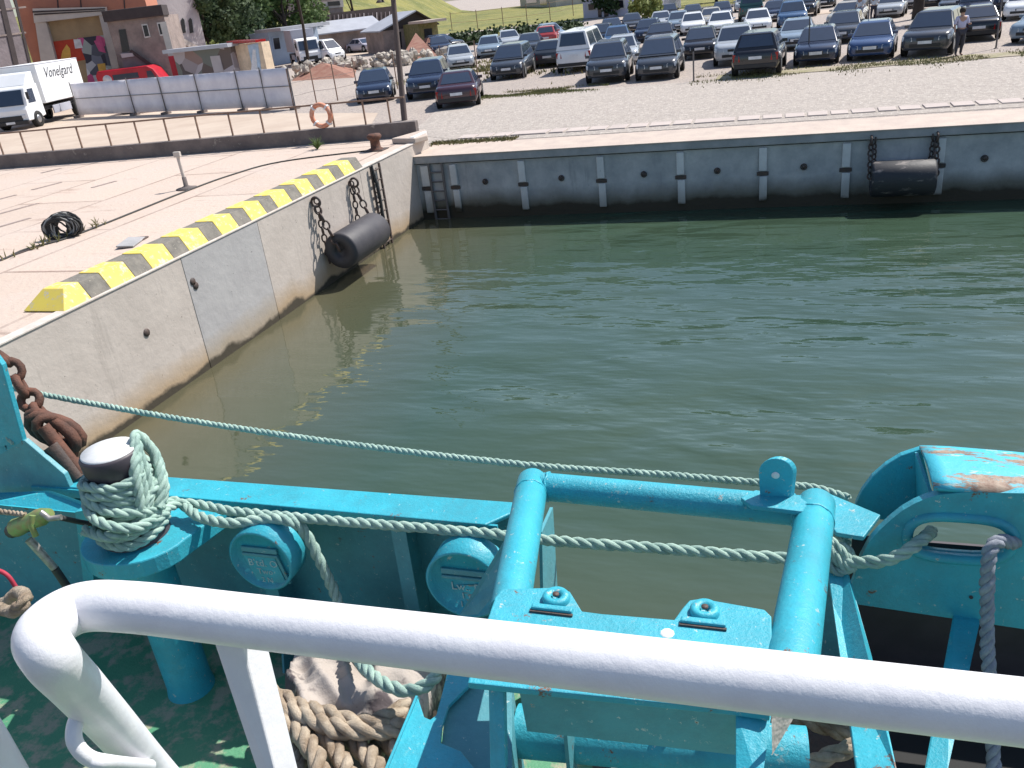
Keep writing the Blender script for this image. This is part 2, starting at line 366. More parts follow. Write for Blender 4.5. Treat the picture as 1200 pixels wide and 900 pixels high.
def rope(mb, pts, r, strands=3, pitch=None, step=None, jit=.35):
    """laid rope: strands twisted round the path"""
    pts = resample(smooth_path(pts), step or r*.55); pitch = pitch or r*7; N = len(pts); st = step or r*.55
    t0 = (pts[1]-pts[0]).normalized(); ref = Vector((0, 0, 1)) if abs(t0.z) < .9 else Vector((1, 0, 0)); nr = t0.cross(ref).normalized(); fr = []
    for i in range(N):
        t = (pts[min(i+1, N-1)]-pts[max(i-1, 0)]).normalized(); nr = (nr-t*nr.dot(t)).normalized(); fr.append((nr.copy(), t.cross(nr)))
    for s in range(strands):
        ph = 2*math.pi*s/strands; q = []
        for i in range(N):
            a = ph+2*math.pi*i*st/pitch; rr = r*.5*(1+jit*noise.noise(pts[i]*24+Vector((s*3, 0, 0)))); a += .5*noise.noise(pts[i]*5)
            q.append(pts[i]+(fr[i][0]*math.cos(a)+fr[i][1]*math.sin(a))*rr)
        mb.tube(q, [r*.54*(1+jit*.45*noise.noise(v*40)) for v in q], 7)
    return mb
def text_mesh(name, s, size, m, parent, mw, depth=.002, shear=0):
    cu = bpy.data.curves.new(name, 'FONT'); cu.body = s; cu.size = size; cu.extrude = depth; cu.align_x = 'CENTER'; cu.align_y = 'CENTER'; cu.shear = shear; cu.resolution_u = 2
    o = bpy.data.objects.new('tmp', cu); col.objects.link(o); bpy.context.view_layer.update()
    me = bpy.data.meshes.new_from_object(o.evaluated_get(bpy.context.evaluated_depsgraph_get())); bpy.data.objects.remove(o)
    inv = world(parent).inverted() if parent else Matrix(); me.transform(inv @ mw); me.materials.clear(); me.materials.append(M[m]); me.name = name
    q = bpy.data.objects.new(name, me); col.objects.link(q); q.parent = parent; return q

# ================================================================ SETTING
QZ, GZ, WX, WY = 2.24, 1.87, -10.63, 23.56
PX0 = Vector((-26.7, 23.8, 0)); PX1 = Vector((-11.1, 25.0, 0))
def py_at(x): return 23.8+(x+26.7)*(1.2/15.6)
mb = MB(); mb.add([(-160, -160, 0), (260, -160, 0), (260, 30, 0), (-160, 30, 0)], [(0, 1, 2, 3)])
struct(mb.build('water', 'water', fix=False))
g = MB(); g.add([(WX-.3, WY+.45, GZ), (300, WY+.45, GZ), (900, 1500, GZ), (-900, 1500, GZ), (-900, py_at(-200), GZ), (-200, py_at(-200), GZ), (-60, py_at(-60)+.2, GZ), (WX-.3, py_at(WX-.3)+.2, GZ)], [tuple(range(8))])
struct(g.build('ground', 'ground', fix=False))
q = MB(); q.prism([(WX-.16, -160, 0), (WX-.16, WY+1.1, 0), (WX-.16, py_at(WX-.2), 0), (-60, py_at(-60), 0), (-200, py_at(-200), 0), (-200, -160, 0)], (0, 0, QZ-.004))
struct(q.build('quay_pavement', 'quay'))
# beige yard beyond the parapet, left
y = MB(); y.add([(-75, 24.3-3.4, GZ+.012), (WX-3.2, 26.3, GZ+.012), (-17, 34.6, GZ+.012), (-24, 37.5, GZ+.012), (-30, 45, GZ+.012), (-90, 70, GZ+.012), (-120, 40, GZ+.012)], [tuple(range(7))])
struct(y.build('yard_ground', 'sand', fix=False))

# left quay wall
t = thing('quay_wall', 'sunlit tan and grey concrete quay wall on the left with rusty tide line', 'quay wall', (WX, 10, 0))
for a, b, m_ in ((-60, 4, 'conc_tan'), (4.01, 12.55, 'conc_tan'), (12.56, 15.12, 'conc_grey'), (15.13, 20.0, 'conc_tan'), (20.01, WY+1.2, 'conc_tan')):
    MB().box((WX-.16/2, (a+b)/2, .5), (.16+(.004 if m_ == 'conc_grey' else 0), b-a, 3.46)).build('wall_panel', m_, t, bev=.01)
c = MB(); c.box((WX-.09, -20, QZ+.004), (.22, 80, .03)); c.box((WX-.09, 22.3, QZ+.004), (.22, 4.6, .03)); c.build('edge_line', 'white_edge', t, bev=.006)
for yy, zz in ((12.7, 1.72), (12.75, 1.62), (11.2, 1.3)):
    MB().lathe([(.0, .02), (.07, .02), (.075, 0)], (WX+.0, yy, zz), 10, Vector((1, 0, 0))).build('drain_hole', 'black_iron', t)
# far quay wall
t = thing('quay_wall', 'shaded blue grey concrete quay wall across the basin with pale upright strips', 'quay wall', (0, WY, 0))
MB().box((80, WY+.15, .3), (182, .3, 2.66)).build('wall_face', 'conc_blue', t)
MB().box((80-.02, WY+.13, GZ-.09), (181.9, .5, .22)).build('coping_face', 'coping_side', t, bev=.02)
pil = []
xs = [-10.35, -9.45, -7.35, -5.05, -2.85, -.70, 1.35, 3.53]+[3.53+2.2*k for k in range(1, 14)]
for i, x in enumerate(xs):
    wd = .2 if i else .26
    MB().box((x, WY-.045, 1.30), (wd, .09, .60)).build('upright_strip', 'pilaster', t, bev=.015)
    MB().box((x+.015, WY-.035, .52), (wd, .07, .66)).build('upright_strip', 'pilaster', t, bev=.015)
    MB().box((x, WY-.02, .92), (wd+.1, .05, .10)).build('dark_joint', 'black_iron', t, bev=.01)
for i in range(len(xs)-2):
    cx = (xs[i+1]+xs[i+2])/2+.1*((i % 3)-1)
    if i == 5: continue
    mb = MB(); mb.tube([(cx+.075*math.cos(a), WY-.03, 1.05+.075*math.sin(a)) for a in [k*math.pi/6 for k in range(12)]], .016, 6, closed=True)
    mb.lathe([(0, .05), (.05, .05), (.05, 0)], (cx, WY-.0, 1.05), 8, Vector((0, -1, 0)))
    mb.build('mooring_ring', 'black_iron', t)
# quay edge of far side
s = MB(); s.prism([(WX-.1, WY-.14, GZ+.0), (190, WY-.14, GZ+.0), (190, WY+1.75, GZ), (WX-.1, WY+1.75, GZ)], (0, 0, .03)); struct(s.build('coping_pavement', 'coping', bev=.008))
s = MB(); s.prism([(WX+.2, WY+1.95, GZ-.05), (190, WY+1.95+2.2, GZ-.05), (190, WY+3.9+2.2, GZ-.05), (WX, 37.2, GZ-.05), (WX-4.0, 36.6, GZ-.05), (WX-1.6, 26.2, GZ-.05)], (0, 0, .06)); struct(s.build('gravel_strip', 'gravel'))
s = MB(); s.add([(WX+.2, 26.3, GZ+.016), (190, 26.3, GZ+.016), (190, 37.2, GZ+.016), (WX-3.5, 36.8, GZ+.016), (WX-2.2, 28, GZ+.016)], [tuple(range(5))]); struct(s.build('gravel_apron', 'gravel', fix=False))
# low concrete step between the two quays (fills the corner)
t = thing('corner_block', 'pale concrete corner block where the two quay walls meet', 'concrete block', (-10.7, 24.4, QZ))
MB().prism([(WX-.8, WY+.3, QZ), (WX+.06, WY+.02, QZ), (WX+.3, WY+.5, QZ), (WX-.3, 25.3, QZ)], (0, 0, .16)).build('slab', 'coping', t, bev=.03)
MB().box((WX-.05, WY+.62, QZ+.08), (.16, 1.0, .20)).build('kerb_edge', 'pilaster', t, bev=.02)
# slab row
random.seed(3)
x = WX+.35
base = MB(); i = 0
while x < 26:
    L = random.choice((.55, .62, .7, .62)) if random.random() < .85 else 1.25
    yb = WY+2.55+(x-WX)*.012
    o = MB().box((L/2, .4, .03), (L-.09, .66+random.uniform(-.03, .03), .07), Matrix.Rotation(random.uniform(-.025, .025), 3, 'Z')).build('paving_slab', 'slab', None, bev=.012)
    o.location = (x, yb, GZ-.022+random.uniform(-.008, .008))
    tag(o, 'pale square paving slab in the long row laid along the far quay edge' if L < 1 else 'long pale paving slab lying in the row beside the far quay edge', 'paving slab', 'paving slabs in a row along the far quay' if L < 1 else 'long slabs in the row along the far quay')
    x += L; i += 1
# verges: blades
def blades(name, n, fn, m_, h=(.06, .16)):
    mb = MB(); vs = []; fs = []
    for k in range(n):
        p = fn(); hh = random.uniform(*h); a = random.uniform(0, 6.28); d = Vector((math.cos(a), math.sin(a), 0))*hh*.25; l = Vector((random.uniform(-.5, .5), random.uniform(-.5, .5), 1))*hh
        b = len(vs); vs += [p-d, p+d, p+l]; fs.append((b, b+1, b+2))
    mb.add(vs, fs); return struct_stuff(mb.build(name, m_, fix=False))
def struct_stuff(o): o['kind'] = 'stuff'; return o
def patch(n, x0, x1, yc, wy):
    pts = []
    def fn():
        while True:
            x = random.uniform(x0, x1); yv = yc+random.gauss(0, wy)
            if noise.noise(Vector((x*.5, yv*.6, 3))) > -.12: return Vector((x, yv, GZ+.01))
    return fn
random.seed(5)
struct(MB().add([(x_, 37.0+.3*noise.noise(Vector((x_, 0, 0)))+(0 if j == 0 else 1.5+.5*noise.noise(Vector((x_*.7, 5, 0)))), GZ+.02) for j in (0, 1) for x_ in [-3+.8*k for k in range(50)]], [(k, k+1, 51+k, 50+k) for k in range(49)]).build('verge_soil', 'grass_soil', fix=False))
tag(blades('grass', 11000, patch(0, -4, 26, 37.3, .75), 'blade', (.03, .10)), 'scrubby grass strip in front of the first row of cars', 'grass')
tag(blades('grass', 6000, patch(0, -13.4, -7.6, 37.5, .5), 'blade', (.03, .09)), 'patch of green grass in front of the grey minivan', 'grass')
tag(blades('grass', 5000, patch(0, -22, -10, 52, 3.0), 'blade', (.08, .25)), 'tufts of grass among the parked cars further back', 'grass')
tag(blades('grass', 1500, lambda: Vector((WX+random.uniform(-.2, 2.6), WY+1.9+random.gauss(0, .14), GZ+.02)), 'weed', (.04, .12)), 'dry weeds along the joint near the quay corner', 'weeds')

# hillside
hv = []; nx, ny = 60, 24
H0 = atz(452, 40, GZ); 
for j in range(ny+1):
    for i in range(nx+1):
        X = -150+i*(150/nx)*1.15; Y = 112+j*6
        hh = 0 if j == 0 else (16*(1-math.exp(-j*.16)))*max(0, min(1, (-52-X-(Y-112)*.28)/26))
        hv.append((X, Y, GZ+.01+hh+(.5*noise.noise(Vector((X*.08, Y*.08, 0))) if hh > .3 else 0)))
struct(MB().add(hv, [(j*(nx+1)+i, j*(nx+1)+i+1, (j+1)*(nx+1)+i+1, (j+1)*(nx+1)+i) for j in range(ny) for i in range(nx)], True).build('hillside', 'hill', fix=False))
struct(MB().add([(-49, 84, GZ+.02), (-18, 76, GZ+.02), (8, 74, GZ+.02), (8, 79, GZ+.02), (-18, 82, GZ+.02), (-36, 96, GZ+.02), (-58, 122, GZ+.02), (-66, 120, GZ+.02)], [tuple(range(8))]).build('road', 'sand', fix=False))

# ================================================================ LEFT QUAY FURNITURE
t = thing('striped_kerb', 'yellow and worn black striped wedge kerb along the left quay edge', 'kerb', (WX-.4, 9.7, QZ))
yy = 9.72; k = 0
def wedge(y0, y1, m_, nm, h=.30):
    x0 = WX-.03; e = .012 if m_ == 'kerb_grey' else 0
    mb = MB(); pr = [(x0+e*0, QZ+.012), (x0-.16, QZ+h-e), (x0-.58, QZ+h-e), (x0-.84, QZ+.012)]
    n = 4
    vs = [Vector((px_, y0, pz_)) for px_, pz_ in pr]+[Vector((px_, y1, pz_)) for px_, pz_ in pr]
    if y0 < 9.8: vs[1].y += .28; vs[2].y += .28
    mb.add(vs, [(0, 1, 2, 3), (7, 6, 5, 4)]+[(i, i+4, (i+1) % 4+4, (i+1) % 4) for i in range(4)]); mb.build(nm, m_, t, bev=.015)
while yy < 20.2:
    L = .60 if k % 2 == 0 else .46
    wedge(yy, min(yy+L-.004, 20.3), 'yellow' if k % 2 == 0 else 'kerb_grey', 'yellow_block' if k % 2 == 0 else 'dark_block'); yy += L; k += 1

def chain(mb, a, b, n, r, t_=.018, sag=0):
    a = Vector(a); b = Vector(b); d = (b-a)/n; L = d.length*.78
    for i in range(n):
        c_ = a+d*(i+.5)+Vector((0, 0, -sag*math.sin(math.pi*(i+.5)/n))); x_ = d.normalized(); y_ = x_.orthogonal().normalized()
        if i % 2: y_ = x_.cross(y_)
        pts = []
        for k in range(12):
            an = 2*math.pi*k/12; pts.append(c_+x_*math.cos(an)*L*.72+y_*math.sin(an)*r)
        mb.tube(pts, t_, 6, closed=True)
    return mb
def ring(mb, c, r, t_, ax):
    q_ = Vector((0, 0, 1)).rotation_difference(Vector(ax).normalized())
    mb.tube([Vector(c)+q_ @ Vector((r*math.cos(a), r*math.sin(a), 0)) for a in [k*math.pi/8 for k in range(16)]], t_, 7, closed=True); return mb
def fender(loc, axis, L, r, label, side, m_='rubber', mc='rust'):
    ax = Vector(axis); t = thing('quay_fender', label, 'fender', loc)
    c = Vector(loc)
    prof = [(r*.35, -L/2+.05), (r*.36, -L/2), (r*.93, -L/2), (r, -L/2+.06), (r, L/2-.06), (r*.93, L/2), (r*.36, L/2), (r*.35, L/2-.05), (.0, L/2-.05)]
    MB().lathe([(0, -L/2+.05)]+prof, c, 36, ax).build('rubber_cylinder', m_, t)
    up = Vector((0, 0, 1)); out = Vector(side)
    for sgn in (-1, 1):
        e = c+ax*sgn*(L/2+.02)
        top = e-out*(r+.02); top.z = QZ-.18 if side[0] else GZ-.22
        mb = MB(); ring(mb, top+out*.08, .11, .03, ax); chain(mb, top+out*.06+Vector((0, 0, -.1)), e+up*.02, 6, .075, .024); mb.build('chain', mc, t)
        mb = MB(); ring(mb, top+out*.05-ax*sgn*.1, .07, .02, ax); chain(mb, top+out*.05+Vector((0, 0, -.1))-ax*sgn*.08, Vector((top.x, top.y, .55))+out*.05-ax*sgn*.12, 8, .06, .02); mb.build('hanging_chain', mc, t)
    return t
fender((WX+.52, 18.35, .86), (0, 1, 0), 1.95, .44, 'big black rubber cylinder fender chained to the sunlit left quay wall', (1, 0, 0), 'rubber_grey', 'black_iron')
fender((2.66, WY-.52, .76), (1, 0, 0), 1.46, .44, 'scuffed black cylinder fender hanging in the shade on the far quay wall', (0, -1, 0), 'rubber_worn', 'black_iron')
# rubber ladder on left wall
def ladder(loc, along, out, h, wd, label, rm, bottom=.05):
    t = thing('quay_ladder', label, 'ladder', loc); c = Vector(loc); a = Vector(along); o = Vector(out)
    for s_ in (-1, 1): MB().beam(c+a*s_*wd/2+o*.08, c+a*s_*wd/2+o*.08+Vector((0, 0, -h)), .05, .07, a).build('side_rail', rm, t, bev=.01)
    n = int(h/.28)
    for i in range(n):
        z = -.14-i*.28; MB().tube([c-a*wd/2+o*.08+Vector((0, 0, z)), c+a*wd/2+o*.08+Vector((0, 0, z))], .022, 8).build('rung', rm, t)
    return t
ladder((WX+.0, 20.75, QZ-.02), (0, 1, 0), (1, 0, 0), 2.3, .52, 'black rusty ladder down the left quay wall near its corner', 'black_iron')
mb = MB(); rope(mb, [(WX+.1, 20.5, QZ), (WX+.16, 20.55, 1.6), (WX+.14, 20.6, .9), (WX+.12, 20.62, .3)], .05); tag(mb.build('hanging_rope', 'rope_dark'), 'dark fat rope hanging beside the ladder on the left quay wall', 'rope')
ladder((-9.98, WY, GZ-.05), (1, 0, 0), (0, -1, 0), 2.0, .42, 'grey steel ladder on the far quay wall at the corner', 'post_grey')

# parapet + railing
dirp = (PX1-PX0).normalized(); nrm = Vector((-dirp.y, dirp.x, 0))
pa = PX0-dirp*34; pb = PX1+Vector((0, 0, 0))
t = thing('parapet_wall', 'low dark concrete parapet wall running behind the left quay', 'low wall', (PX0.x, PX0.y, QZ))
PH = rise(atz(240, 176, QZ), 160)
MB().beam(pa+Vector((0, .14, QZ-.18+PH/2)), pb+Vector((0, .14, QZ-.18+PH/2)), .28, PH+.36).build('concrete_wall', 'parapet', t, bev=.02)
ptop = QZ+PH
posts_px = [2, 30, 62, 97, 132, 166, 201, 238, 277, 314, 356, 397, 434, 463]
t = thing('quay_railing', 'thin brown steel railing standing on the dark parapet wall', 'railing', (PX0.x, PX0.y, ptop))
hp = .72; k0 = None; prs = []
for px_ in posts_px:
    # intersect with parapet line
    d = sight(px_, 175); c_ = CAM; # solve ray xy with line
    den = d.x*dirp.y-d.y*dirp.x; s_ = ((pa.x-c_.x)*dirp.y-(pa.y+.14-c_.y)*dirp.x)/den
    p = c_+d*s_; p.z = ptop; prs.append(p.copy())
prs = [prs[0]-dirp*1.05*k for k in range(6, 0, -1)]+prs
for p in prs: MB().box(p+Vector((0, 0, hp/2)), (.045, .045, hp)).build('post', 'post', t)
MB().beam(prs[0]+Vector((0, 0, hp)), pb+Vector((-.3, .14, ptop+hp)), .05, .05).build('top_rail', 'post', t)
# lifebuoy on the railing
lb = prs[-3]+Vector((-.35, -.09, .40))
t = thing('lifebuoy', 'faded orange ring buoy hanging on the railing near the wooden pole', 'lifebuoy', lb)
ring(MB(), lb, .33, .075, (0, 1, 0)).build('buoy_ring', 'orange', t)
MB().beam(lb+Vector((0, .02, .46)), lb+Vector((0, .02, .36)), .1, .03).build('hook', 'post', t)
mb = MB()
for a in (.8, 2.3, 3.9, 5.5): mb.box(lb+Vector((.33*math.cos(a), 0, .33*math.sin(a))), (.17, .165, .06), Matrix.Rotation(-a, 3, 'Y'))
mb.build('band', 'mural_white', t, bev=.01)

# quay objects
p = atz(441, 176, QZ)
t = thing('quay_bollard', 'squat rusty mooring bollard at the far end of the left quay', 'bollard', p)
MB().lathe([(0, .0), (.22, 0), (.2, .05), (.15, .08), (.14, .28), (.2, .34), (.22, .40), (.18, .46), (0, .48)], p, 20).build('bollard_body', 'rust', t)
MB().box(p+Vector((0, 0, .012)), (.6, .5, .03), None, .008).build('base_plate', 'black_iron', t)
p = atz(219, 221, QZ)
t = thing('marker_post', 'thin pale post on a flat dark base standing on the left quay', 'post', p)
MB().lathe([(0, 0), (.27, 0), (.27, .02), (.12, .05), (.06, .08), (.055, .3), (0, .3)], p, 20).build('base', 'parapet', t)
MB().tube([p+Vector((0, 0, .1)), p+Vector((-.02, 0, .85))], .045, 10).build('post', 'pale_plaster', t)
MB().box(p+Vector((-.02, 0, .88)), (.2, .08, .14), None, .015).build('cap', 'pale_plaster', t)
# net heap
p = atz(77, 278, QZ); random.seed(11)
t = thing('rope_bundle', 'tangled black and grey rope bundle lying on the left quay', 'rope bundle', p)
for mm, nn in (('net', 26), ('net_white', 12)):
    mb = MB()
    for k in range(nn):
        a = random.uniform(0, 3.14); rx = random.uniform(.22, .42); rz_ = random.uniform(.14, .30); tx = random.uniform(-.5, .5)
        mb.tube([p+Vector((rx*math.cos(b)*math.cos(a*.4), rx*math.cos(b)*math.sin(a)*.6+.2*math.sin(b)*tx, max(.02, .22+rz_*math.sin(b)+random.uniform(-.01, .01)))) for b in [j*math.pi/8 for j in range(16)]], .021, 5, closed=True)
    mb.build('black_rope' if mm == 'net' else 'grey_rope', mm, t)
# crane rail / groove and cable
pts = [atz(-60, 322, QZ), atz(0, 306, QZ), atz(30, 293, QZ), atz(75, 281, QZ), atz(120, 264, QZ), atz(165, 246, QZ), atz(215, 226, QZ), atz(270, 206, QZ), atz(330, 190, QZ), atz(440, 176, QZ)]
mb = MB().tube([v+Vector((0, 0, .015)) for v in smooth_path(pts, 6)], .022, 6); tag(mb.build('mooring_line', 'rope_dark'), 'long dark line lying across the left quay slabs to the rusty bollard', 'line')
g0 = atz(0, 306, QZ); g1 = atz(96, 272, QZ); mb = MB().beam(g0+(g0-g1)*.6+Vector((-.06, .12, .006)), g1+Vector((-.06, .12, .006)), .09, .012); struct(mb.build('crane_rail_groove', 'black_iron'))
random.seed(2); k = 0
mb = MB()
for i in range(34):
    f = random.uniform(-.2, 1.25); b = g0.lerp(g1, f)+Vector((random.uniform(-.12, .12), random.uniform(-.1, .25), 0))
    for j in range(3):
        l = Vector((random.uniform(-.1, .1), random.uniform(-.06, .06), random.uniform(.06, .24))); mb.tube([b, b+l*.6, b+l+Vector((l.x*.4, 0, 0))], [.012, .009, .003], 4)
tag(mb.build('weeds', 'weed'), 'sparse weeds sprouting along the rail groove on the left quay', 'weeds', None, 'stuff')
mb = MB()
for x_, y_, w_ in ((55, 218, .95), (20, 245, 1.2), (122, 216, .8), (13, 262, 1), (60, 200, .7), (5, 232, .7)):
    a = atz(x_, y_, QZ); mb.box(a+Vector((0, 0, .003)), (.13, w_, .008), Matrix.Rotation(R(-12), 3, 'Z'))
struct(mb.build('joint_patch', 'roof_dark' if 0 else 'dark_stone'))
p = atz(372, 175, QZ); mb = MB()
for k in range(40):
    a = random.uniform(0, 6.28); l = Vector((math.cos(a)*.25, math.sin(a)*.25, random.uniform(.1, .4))); mb.tube([p, p+l*.5+Vector((0, 0, .06)), p+l], [.012, .01, .003], 4)
tag(mb.build('weed_tuft', 'leaf_mid'), 'green weed tuft growing at the foot of the parapet wall', 'plant')
# pale manhole-like wedge plank on quay by kerb
a = atz(165, 284, QZ); t = thing('loose_board', 'flat grey board lying beside the striped kerb', 'board', a)
MB().box(a+Vector((-.15, -.1, .04)), (.34, .7, .035), Matrix.Rotation(R(20), 3, 'Z') @ Matrix.Rotation(R(6), 3, 'Y'), .01).build('plank', 'coping_side', t)
MB().box(a+Vector((-.2, .1, .016)), (.3, .5, .03), Matrix.Rotation(R(10), 3, 'Z'), .006).build('wedge', 'wood', t)

# wooden pole
p = atz(474, 141, GZ); top = None
t = thing('utility_pole', 'tall weathered leaning wooden pole at the end of the parapet', 'pole', p)
lean = Vector((-.02, .2, 1)).normalized()
MB().tube([p+lean*(-.2), p+lean*4, p+lean*9], [.12, .10, .08], 10).build('pole', 'wood', t)
q_ = p+lean*4.4; MB().beam(q_+Vector((-.5, 0, .05)), q_+Vector((.3, 0, .15)), .07, .08).build('bracket', 'black_iron', t)
MB().lathe([(0, .12), (.1, .1), (.16, .03), (.17, 0), (0, 0)], q_+Vector((-.55, 0, -.05)), 12).build('lamp_head', 'black_iron', t)

# ================================================================ BUILDINGS (left background)
def wallframe(pl, pr, zb=GZ):
    """frame for a facade standing on ground points pl->pr"""
    u_ = (pr-pl); L = u_.length; u_.normalize(); n_ = Vector((u_.y, -u_.x, 0))
    if n_.dot(CAM-pl) < 0: n_ = -n_
    return u_, n_, L
def gnd(px_, dist, z=GZ):
    y_ = 40
    for _ in range(5):
        d = sight(px_, y_); h = Vector((d.x, d.y, 0)).normalized(); p = Vector((0, 0, z))+h*dist; y_ = pix(p)[1]
    return p
class Facade:
    def __init__(s, t, a, b, h, depth, m_, name='wall'):
        s.t = t; s.a = a; s.u, s.n, s.L = wallframe(a, b); s.h = h
        MB().prism([a, b, b-s.n*depth, a-s.n*depth], (0, 0, h)).build(name, m_, t)
        s.depth = depth
    def P(s, fx, z, o=0): return s.a+s.u*(fx*s.L)+Vector((0, 0, z))+s.n*o
    def px(s, x, y, o=0):  # point on the facade seen at x,y
        d = sight(x, y); k = (s.a+s.n*o-CAM).dot(s.n)/d.dot(s.n); return CAM+d*k
    def poly(s, pts, m_, nm, o=.03, th=.05, parent=None):
        P_ = [s.px(x, y, o) for x, y in pts]; return MB().prism(P_, -s.n*th).build(nm, m_, parent or s.t)
    def window(s, pts, frame='white_trim', glass='window'):
        cx = sum(p[0] for p in pts)/4; cy = sum(p[1] for p in pts)/4
        f = s.poly([(cx+(x-cx)*1.35, cy+(y-cy)*1.25) for x, y in pts], frame, 'window', .06, .08)
        s.poly(pts, glass, 'pane', .075, .05, f); return f
D = 78
a, b = gnd(-70, 66), gnd(54, 70); t = thing('block_building', 'sooty grey block building behind the white truck at the left edge', 'building', a)
f = Facade(t, a, b, 14, 8, 'purple_block')
for x0, x1 in ((-6, 0), (12, 15)): f.poly([(x0, -20), (x1, -20), (x1+22, 75), (x0+22, 75)], 'roof_dark', 'vertical_pipe', .06, .08)
for y0 in (8, 38): f.poly([(-40, y0+8), (30, y0-1), (31, y0+1), (-40, y0+10)], 'dark_stone', 'wall_band', .05, .05)
a, b = gnd(54, 81), gnd(143, 79); t = thing('portal_building', 'salmon brick building with a concrete gateway and painted murals inside', 'building', a)
f = Facade(t, a, gnd(197, 79), 17, 6, 'brickred')
f.poly([(42, 26), (128, 17), (152, 100), (60, 110)], 'beige', 'board_panel', .10, .06)
f.poly([(60, 49), (92, 45), (100, 70), (67, 76)], 'mural_red', 'red_mural', .14, .05)
f.poly([(71, 70), (73, 60), (78, 52), (82, 57), (83, 66), (80, 71)], 'mural_yellow', 'painted_shape', .18, .05)
f.poly([(90, 45), (122, 41), (135, 100), (104, 104), (100, 70)], 'graf_grey', 'graffiti_mural', .15, .05)
f.poly([(86, 46), (94, 46), (97, 56), (88, 57)], 'mural_white', 'painted_shape', .19, .04)
f.poly([(110, 48), (119, 45), (124, 62), (116, 60)], 'mural_pink', 'painted_shape', .20, .04)
f.poly([(114, 75), (123, 74), (126, 92), (118, 93)], 'mural_yellow', 'painted_shape', .20, .04)
f.poly([(41, 26), (54, 26), (66, 72), (66, 100), (52, 100)], 'pale_plaster', 'gate_column', .7, .7)
f.poly([(115, 15), (127, 13), (140, 85), (133, 88)], 'pale_plaster', 'gate_column', .7, .7)
f.poly([(38, 10), (123, 8), (124, 17), (40, 27)], 'pale_plaster', 'lintel', .8, .75)
f.poly([(38, 13), (123, 9.5), (123, 11), (38, 15)], 'roof_dark', 'lintel_shadow', .84, .05)  # dark strips, here and next, stand for the shadow on the beam
f.poly([(40, 16), (123, 12), (123, 13), (40, 18)], 'roof_dark', 'lintel_shadow', .84, .05)
for x in (65, 92, 143): f.poly([(x, -20), (x+1.4, -20), (x+4, 12), (x+2.6, 12)], 'roof_dark', 'expansion_joint', .05, .05)
a, b = gnd(150, 74), gnd(214, 73); t = thing('stone_house', 'grey brown stone house with two white framed windows and outside stairs', 'house', a)
hh = rise(b, 17)
f = Facade(t, a, b, hh, 5, 'dark_stone')
MB().beam(a+Vector((0, 0, hh+.3))-f.u*.1-f.n*.6, b+Vector((0, 0, hh+.3))+f.u*.1-f.n*.6, 1.9, .75).build('roof', 'roof_dark', t, bev=.05)
f.window([(167, 30), (172, 29.5), (175, 42), (170, 43)]); f.window([(185, 28), (190, 27.5), (194, 39.5), (188, 40.5)])
d_ = f.poly([(139, 35), (147, 34), (152, 60), (143, 61)], 'window', 'door', .05, .05)
f.poly([(151, 60), (154, 58), (182, 78), (180, 82)], 'roof_dark', 'stair_rail', .6, .08)
f.poly([(141, 62), (153, 60), (176, 80), (170, 92), (148, 92)], 'purple_block', 'stair', .5, .5)
f.poly([(141, 63), (155, 62), (157, 66), (143, 68)], 'light_grey_wall', 'landing', .65, .15)
a = gnd(209, 68); b = gnd(216, 68); t = thing('gate_pillar', 'narrow pale pillar with a red lower half beside the stone house', 'pillar', a)
Facade(t, a, b, rise(a, 26), .5, 'pale_plaster', 'pillar'); f = Facade(t, a+Vector((0, -.04, 0)), b+Vector((0, -.04, 0)), rise(a, 66), .2, 'bright_red', 'red_base')
a, b = gnd(200, 88), gnd(250, 90); t = thing('gabled_building', 'tall pale grey gabled building with twin arched windows', 'building', a)
f = Facade(t, a, b, rise(b, 30), 7, 'light_grey_wall')
f.poly([(176, 2), (190, -40), (222, -40), (229, 0), (241, 50), (205, 55)], 'light_grey_wall', 'gable', .02, .4)
for x in (212, 221): f.poly([(x, 24), (x+2, 21), (x+4, 23), (x+6, 38), (x+2, 39)], 'window', 'window', .08, .06)
f.poly([(206, 40), (236, 56), (232, 60), (206, 47)], 'pale_plaster', 'stair_slab', .3, .2)
a, b = gnd(216, 64), gnd(282, 61); t = thing('low_shed', 'low grey shed covered in faded graffiti behind the screened fence', 'shed', a)
hh = rise(a, 62); f = Facade(t, a, b, hh, 4, 'graf_brown')
MB().beam(a+Vector((0, 0, hh+.12))-f.u*.3, b+Vector((0, 0, hh+.12))+f.u*.3, 1.2, .22).build('roof', 'roof_grey', t)
f.poly([(246, 66), (257, 65), (262, 84), (251, 85)], 'light_grey_wall', 'door', .05, .05)
a, b = gnd(285, 61.5), gnd(318, 60); t = thing('mural_booth', 'small booth with a cream and pale blue mural under a red roof', 'booth', a)
hh = rise(a, 53); f = Facade(t, a, b, hh, .8, 'mural_cream')
f.poly([(290, 53), (302, 50), (306, 84), (297, 85)], 'mural_sky', 'blue_mural', .04, .04)
f.poly([(296, 58), (299, 58), (302, 84), (294, 85)], 'mural_white', 'painted_shape', .08, .04)
MB().beam(a+Vector((0, 0, hh+.2)), b+Vector((0, 0, hh+.1)), 1.0, .14).build('roof', 'tail', t)
a, b = gnd(322, 92), gnd(378, 96); t = thing('site_cabin', 'blue grey site cabin with dark window bays beside the box truck', 'cabin', a)
hh = rise(a, 38); f = Facade(t, a, b, hh, 4, 'kiosk_blue')
MB().beam(a+Vector((0, 0, hh+.15)), b+Vector((0, 0, hh+.15)), 4, .3).build('roof', 'roof_grey', t)
for x in (320, 341, 352): f.window([(x, 45), (x+7, 44), (x+9, 57), (x+2, 58)], 'kiosk_blue')
a, b = gnd(372, 112), gnd(410, 114); t = thing('brown_house', 'tall pinkish brown house rising between the trees', 'house', a)
